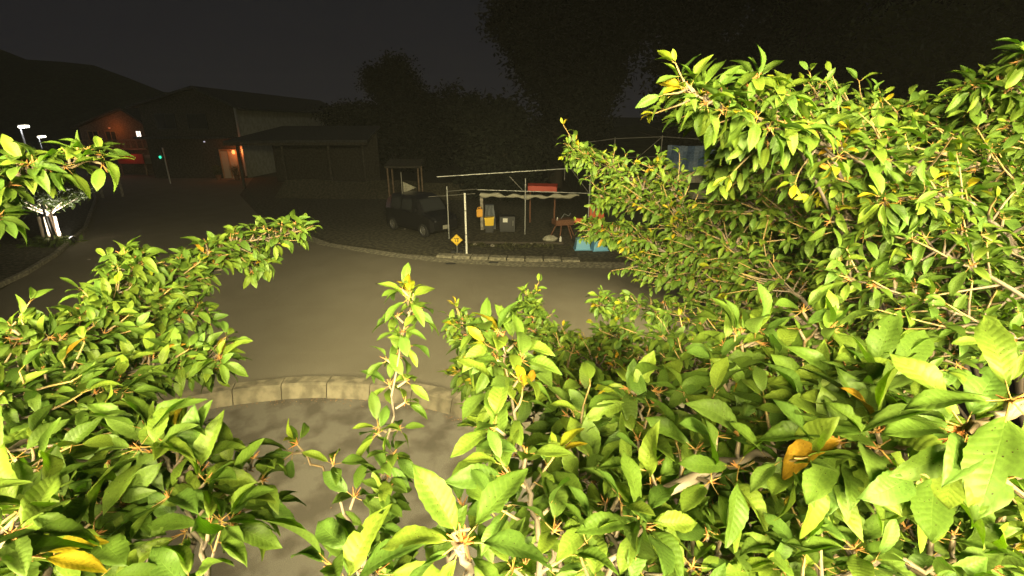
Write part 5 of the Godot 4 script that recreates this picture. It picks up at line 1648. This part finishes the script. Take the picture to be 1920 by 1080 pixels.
	var right_boughs := [
		[[Vector3(1.14, 4.24, -1.23), Vector3(0.88, 4.41, -1.27), Vector3(0.62, 4.49, -1.20), Vector3(0.39, 4.57, -1.16)], 0.143, 85, 0.068, 1, 0.009],
		[[Vector3(0.81, 4.42, -1.26), Vector3(0.61, 4.48, -1.26), Vector3(0.47, 4.49, -1.27)], 0.088, 85, 0.065, 0.3, 0.005],
		[[Vector3(0.72, 4.50, -1.26), Vector3(0.54, 4.54, -1.24), Vector3(0.44, 4.55, -1.22)], 0.066, 75, 0.061, 0.8, 0.004],
		[[Vector3(0.67, 4.49, -1.23), Vector3(0.60, 4.54, -1.21), Vector3(0.55, 4.58, -1.21)], 0.077, 75, 0.065, 0.3, 0.004],
		[[Vector3(1.55, 4.22, -1.39), Vector3(1.28, 4.45, -1.53), Vector3(1.13, 4.53, -1.65), Vector3(0.98, 4.57, -1.69)], 0.187, 110, 0.061, 0.2, 0.009],
		[[Vector3(1.68, 4.35, -1.42), Vector3(1.55, 4.48, -1.56), Vector3(1.41, 4.51, -1.69), Vector3(1.33, 4.53, -1.75)], 0.162, 92, 0.063, 0.1, 0.007],
		[[Vector3(1.44, 4.54, -1.24), Vector3(1.36, 4.58, -1.32), Vector3(1.31, 4.59, -1.37), Vector3(1.25, 4.59, -1.43)], 0.055, 80, 0.061, 0.2, 0.005],
		[[Vector3(1.41, 4.62, -1.27), Vector3(1.32, 4.64, -1.29), Vector3(1.28, 4.66, -1.32)], 0.033, 75, 0.058, 0.3, 0.003],
		[[Vector3(1.47, 4.35, -1.20), Vector3(1.36, 4.47, -1.33), Vector3(1.31, 4.52, -1.44)], 0.154, 110, 0.061, 0.1, 0.006],
		[[Vector3(1.26, 4.18, -1.17), Vector3(1.02, 4.33, -1.29), Vector3(0.78, 4.36, -1.39), Vector3(0.62, 4.38, -1.47)], 0.176, 115, 0.065, 0.8, 0.009],
		[[Vector3(1.19, 4.26, -1.19), Vector3(0.98, 4.41, -1.26), Vector3(0.86, 4.47, -1.35)], 0.176, 110, 0.065, 0.3, 0.007],
		[[Vector3(1.18, 4.19, -1.03), Vector3(1.08, 4.32, -1.16), Vector3(0.90, 4.31, -1.19)], 0.143, 95, 0.065, 0.9, 0.006],
		[[Vector3(1.31, 4.25, -1.06), Vector3(1.25, 4.37, -1.22), Vector3(1.19, 4.42, -1.35)], 0.187, 115, 0.065, 0.1, 0.007],
		[[Vector3(1.29, 4.11, -1.04), Vector3(1.26, 4.21, -1.18), Vector3(1.22, 4.31, -1.24)], 0.176, 110, 0.061, 0.1, 0.007],
		[[Vector3(1.03, 3.83, -1.58), Vector3(0.84, 3.98, -2.19), Vector3(0.68, 4.18, -2.59), Vector3(0.50, 4.28, -2.75), Vector3(0.35, 4.33, -2.82)], 0.162, 143, 0.063, 0.8, 0.009],
		[[Vector3(0.91, 3.94, -2.15), Vector3(0.81, 4.17, -2.45), Vector3(0.75, 4.29, -2.53)], 0.13, 133, 0.059, 0.9, 0.005],
		[[Vector3(1.00, 3.90, -1.87), Vector3(0.81, 4.08, -2.33), Vector3(0.60, 4.09, -2.60), Vector3(0.49, 4.10, -2.68)], 0.119, 133, 0.059, 0.5, 0.006],
		[[Vector3(0.97, 3.79, -1.85), Vector3(0.74, 3.90, -2.42), Vector3(0.58, 3.92, -2.57), Vector3(0.43, 3.94, -2.66)], 0.13, 133, 0.059, 1, 0.007],
		[[Vector3(1.00, 3.75, -1.69), Vector3(0.88, 3.76, -2.22), Vector3(0.69, 3.79, -2.51)], 0.205, 152, 0.061, 0.3, 0.007],
		[[Vector3(0.87, 3.71, -1.62), Vector3(0.75, 3.68, -2.01), Vector3(0.59, 3.62, -2.26), Vector3(0.44, 3.61, -2.29)], 0.108, 115, 0.059, 0.5, 0.006],
		[[Vector3(1.33, 3.80, -1.47), Vector3(1.42, 3.88, -2.09), Vector3(1.29, 4.01, -2.44), Vector3(1.10, 4.10, -2.54)], 0.302, 184, 0.063, 0.1, 0.01],
		[[Vector3(1.43, 3.84, -1.39), Vector3(1.65, 3.89, -1.91), Vector3(1.61, 4.02, -2.24)], 0.324, 189, 0.063, 0, 0.009],
		[[Vector3(1.44, 3.91, -1.25), Vector3(1.76, 4.00, -1.71), Vector3(1.81, 4.10, -1.96)], 0.302, 184, 0.063, 0, 0.009],
		[[Vector3(1.51, 3.99, -1.21), Vector3(1.76, 4.04, -1.57), Vector3(1.87, 4.18, -1.78)], 0.281, 161, 0.063, 0, 0.008],
		[[Vector3(1.21, 3.73, -1.53), Vector3(1.24, 3.71, -2.14), Vector3(1.03, 3.79, -2.40)], 0.281, 179, 0.063, 0.1, 0.008],
		[[Vector3(1.21, 3.76, -1.41), Vector3(1.44, 3.71, -2.01), Vector3(1.45, 3.74, -2.39)], 0.281, 170, 0.063, 0, 0.008],
		[[Vector3(1.38, 3.95, -2.01), Vector3(1.24, 4.16, -2.15), Vector3(1.12, 4.22, -2.22)], 0.238, 161, 0.063, 0.2, 0.007],
		[[Vector3(1.64, 4.07, -1.83), Vector3(1.56, 4.29, -2.07), Vector3(1.40, 4.43, -2.19)], 0.259, 152, 0.063, 0.1, 0.007],
		[[Vector3(1.80, 4.14, -1.70), Vector3(1.75, 4.32, -1.92), Vector3(1.63, 4.46, -2.03)], 0.259, 152, 0.063, 0.1, 0.007],
		[[Vector3(0.37, 4.01, -0.59), Vector3(0.46, 4.05, -0.70), Vector3(0.54, 4.10, -0.80), Vector3(0.59, 4.13, -0.85)], 0.08, 49, 0.082, 0.1, 0.005],
		[[Vector3(0.48, 4.31, -0.35), Vector3(0.43, 4.28, -0.35), Vector3(0.40, 4.26, -0.35), Vector3(0.38, 4.25, -0.34)], 0.02, 9, 0.082, 0, 0.006],
		[[Vector3(0.35, 4.07, -0.54), Vector3(0.46, 4.10, -0.59), Vector3(0.51, 4.12, -0.63)], 0.08, 58, 0.078, 0.1, 0.004],
		[[Vector3(0.39, 4.07, -0.55), Vector3(0.50, 4.12, -0.57), Vector3(0.56, 4.14, -0.61)], 0.07, 49, 0.082, 0, 0.004],
		[[Vector3(0.41, 4.01, -0.63), Vector3(0.32, 3.99, -0.74), Vector3(0.28, 3.98, -0.81)], 0.09, 58, 0.078, 0.1, 0.005],
		[[Vector3(0.36, 3.93, -0.44), Vector3(0.47, 3.96, -0.47), Vector3(0.59, 3.98, -0.45)], 0.11, 67, 0.07, 0, 0.007],
		[[Vector3(0.44, 3.72, -0.80), Vector3(0.64, 3.78, -0.87), Vector3(0.83, 3.83, -0.83), Vector3(0.89, 3.87, -0.70)], 0.198, 118, 0.063, 0, 0.007],
		[[Vector3(0.57, 4.11, -0.40), Vector3(0.59, 4.10, -0.46), Vector3(0.60, 4.09, -0.50)], 0.07, 49, 0.074, 0.2, 0.005],
		[[Vector3(0.79, 3.84, -0.95), Vector3(0.93, 3.93, -1.03), Vector3(1.01, 4.00, -0.99)], 0.055, 60, 0.061, 0, 0.005],
		[[Vector3(1.46, 4.13, -1.15), Vector3(1.44, 4.15, -1.34), Vector3(1.31, 4.19, -1.47), Vector3(1.21, 4.19, -1.56)], 0.187, 125, 0.058, 0, 0.006],
		[[Vector3(1.39, 4.03, -1.05), Vector3(1.37, 4.04, -1.23), Vector3(1.29, 4.04, -1.39)], 0.176, 110, 0.058, 0, 0.006],
		[[Vector3(1.33, 3.97, -1.09), Vector3(1.29, 3.96, -1.28), Vector3(1.22, 3.93, -1.48), Vector3(1.10, 3.92, -1.57)], 0.165, 110, 0.058, 0, 0.006],
		[[Vector3(1.13, 4.12, -0.91), Vector3(1.07, 4.18, -1.08), Vector3(1.00, 4.23, -1.22), Vector3(0.88, 4.26, -1.32)], 0.165, 100, 0.061, 0.1, 0.005],
		[[Vector3(1.09, 4.07, -0.85), Vector3(1.04, 4.08, -1.00), Vector3(0.95, 4.10, -1.16), Vector3(0.89, 4.11, -1.27)], 0.143, 95, 0.061, 0.1, 0.005],
		[[Vector3(0.68, 3.72, -0.61), Vector3(0.85, 3.77, -0.66), Vector3(0.91, 3.85, -0.65)], 0.198, 101, 0.067, 0, 0.006],
		[[Vector3(0.98, 3.94, -1.53), Vector3(0.89, 4.02, -1.84), Vector3(0.83, 4.14, -2.01)], 0.176, 125, 0.061, 0.3, 0.006],
		[[Vector3(1.09, 4.13, -1.38), Vector3(0.97, 4.18, -1.60), Vector3(0.87, 4.22, -1.78)], 0.187, 120, 0.061, 0.2, 0.006],
		[[Vector3(1.35, 4.36, -1.33), Vector3(1.31, 4.47, -1.51), Vector3(1.17, 4.50, -1.62)], 0.176, 115, 0.061, 0.2, 0.006],
		[[Vector3(1.49, 4.43, -1.34), Vector3(1.47, 4.54, -1.50), Vector3(1.41, 4.56, -1.56)], 0.132, 110, 0.061, 0.1, 0.006],
		[[Vector3(1.30, 4.02, -1.30), Vector3(1.18, 4.08, -1.56), Vector3(1.05, 4.13, -1.66)], 0.187, 90, 0.061, 0.1, 0.006],
	]
	rng.seed = 11
	cherry("cherry tree on the left, long boughs reaching over the dark road", Vector3(-1.5, 0.0, -1.0), Vector3(-1.35, 3.1, -0.85), left_boughs, [])
	rng.seed = 12
	cherry("cherry tree in the middle with slender upright shoots and yellow tips", Vector3(0.15, 0.0, -0.9), Vector3(0.12, 3.2, -0.7), middle_boughs, [
		[Vector3(-0.046, 4.13, -0.345), Vector3(0.0, 3.75, -0.42), 0.076, [Vector3(-0.35, 0.75, -0.1), Vector3(0.55, 0.45, -0.5), Vector3(-0.9, 0.1, -0.1), Vector3(-0.8, -0.4, 0.2), Vector3(-0.3, -0.6, 0.3), Vector3(0.25, -0.6, 0.3), Vector3(0.9, -0.1, -0.1)]],
	])
	rng.seed = 13
	cherry("dense broad cherry tree on the right, its crown brightly lit", Vector3(2.9, 0.0, -2.1), Vector3(2.6, 3.0, -1.9), right_boughs, [
		[Vector3(0.388, 4.25, -0.351), Vector3(0.47, 4.295, -0.36), 0.066, [Vector3(-0.35, 0.7, -0.3), Vector3(0.35, 0.75, -0.2), Vector3(0.75, 0.4, -0.2), Vector3(0.95, 0.0, 0.15), Vector3(-0.15, -0.75, 0.25), Vector3(-0.95, 0.1, 0.05), Vector3(-0.7, 0.35, -0.1)]],
	])
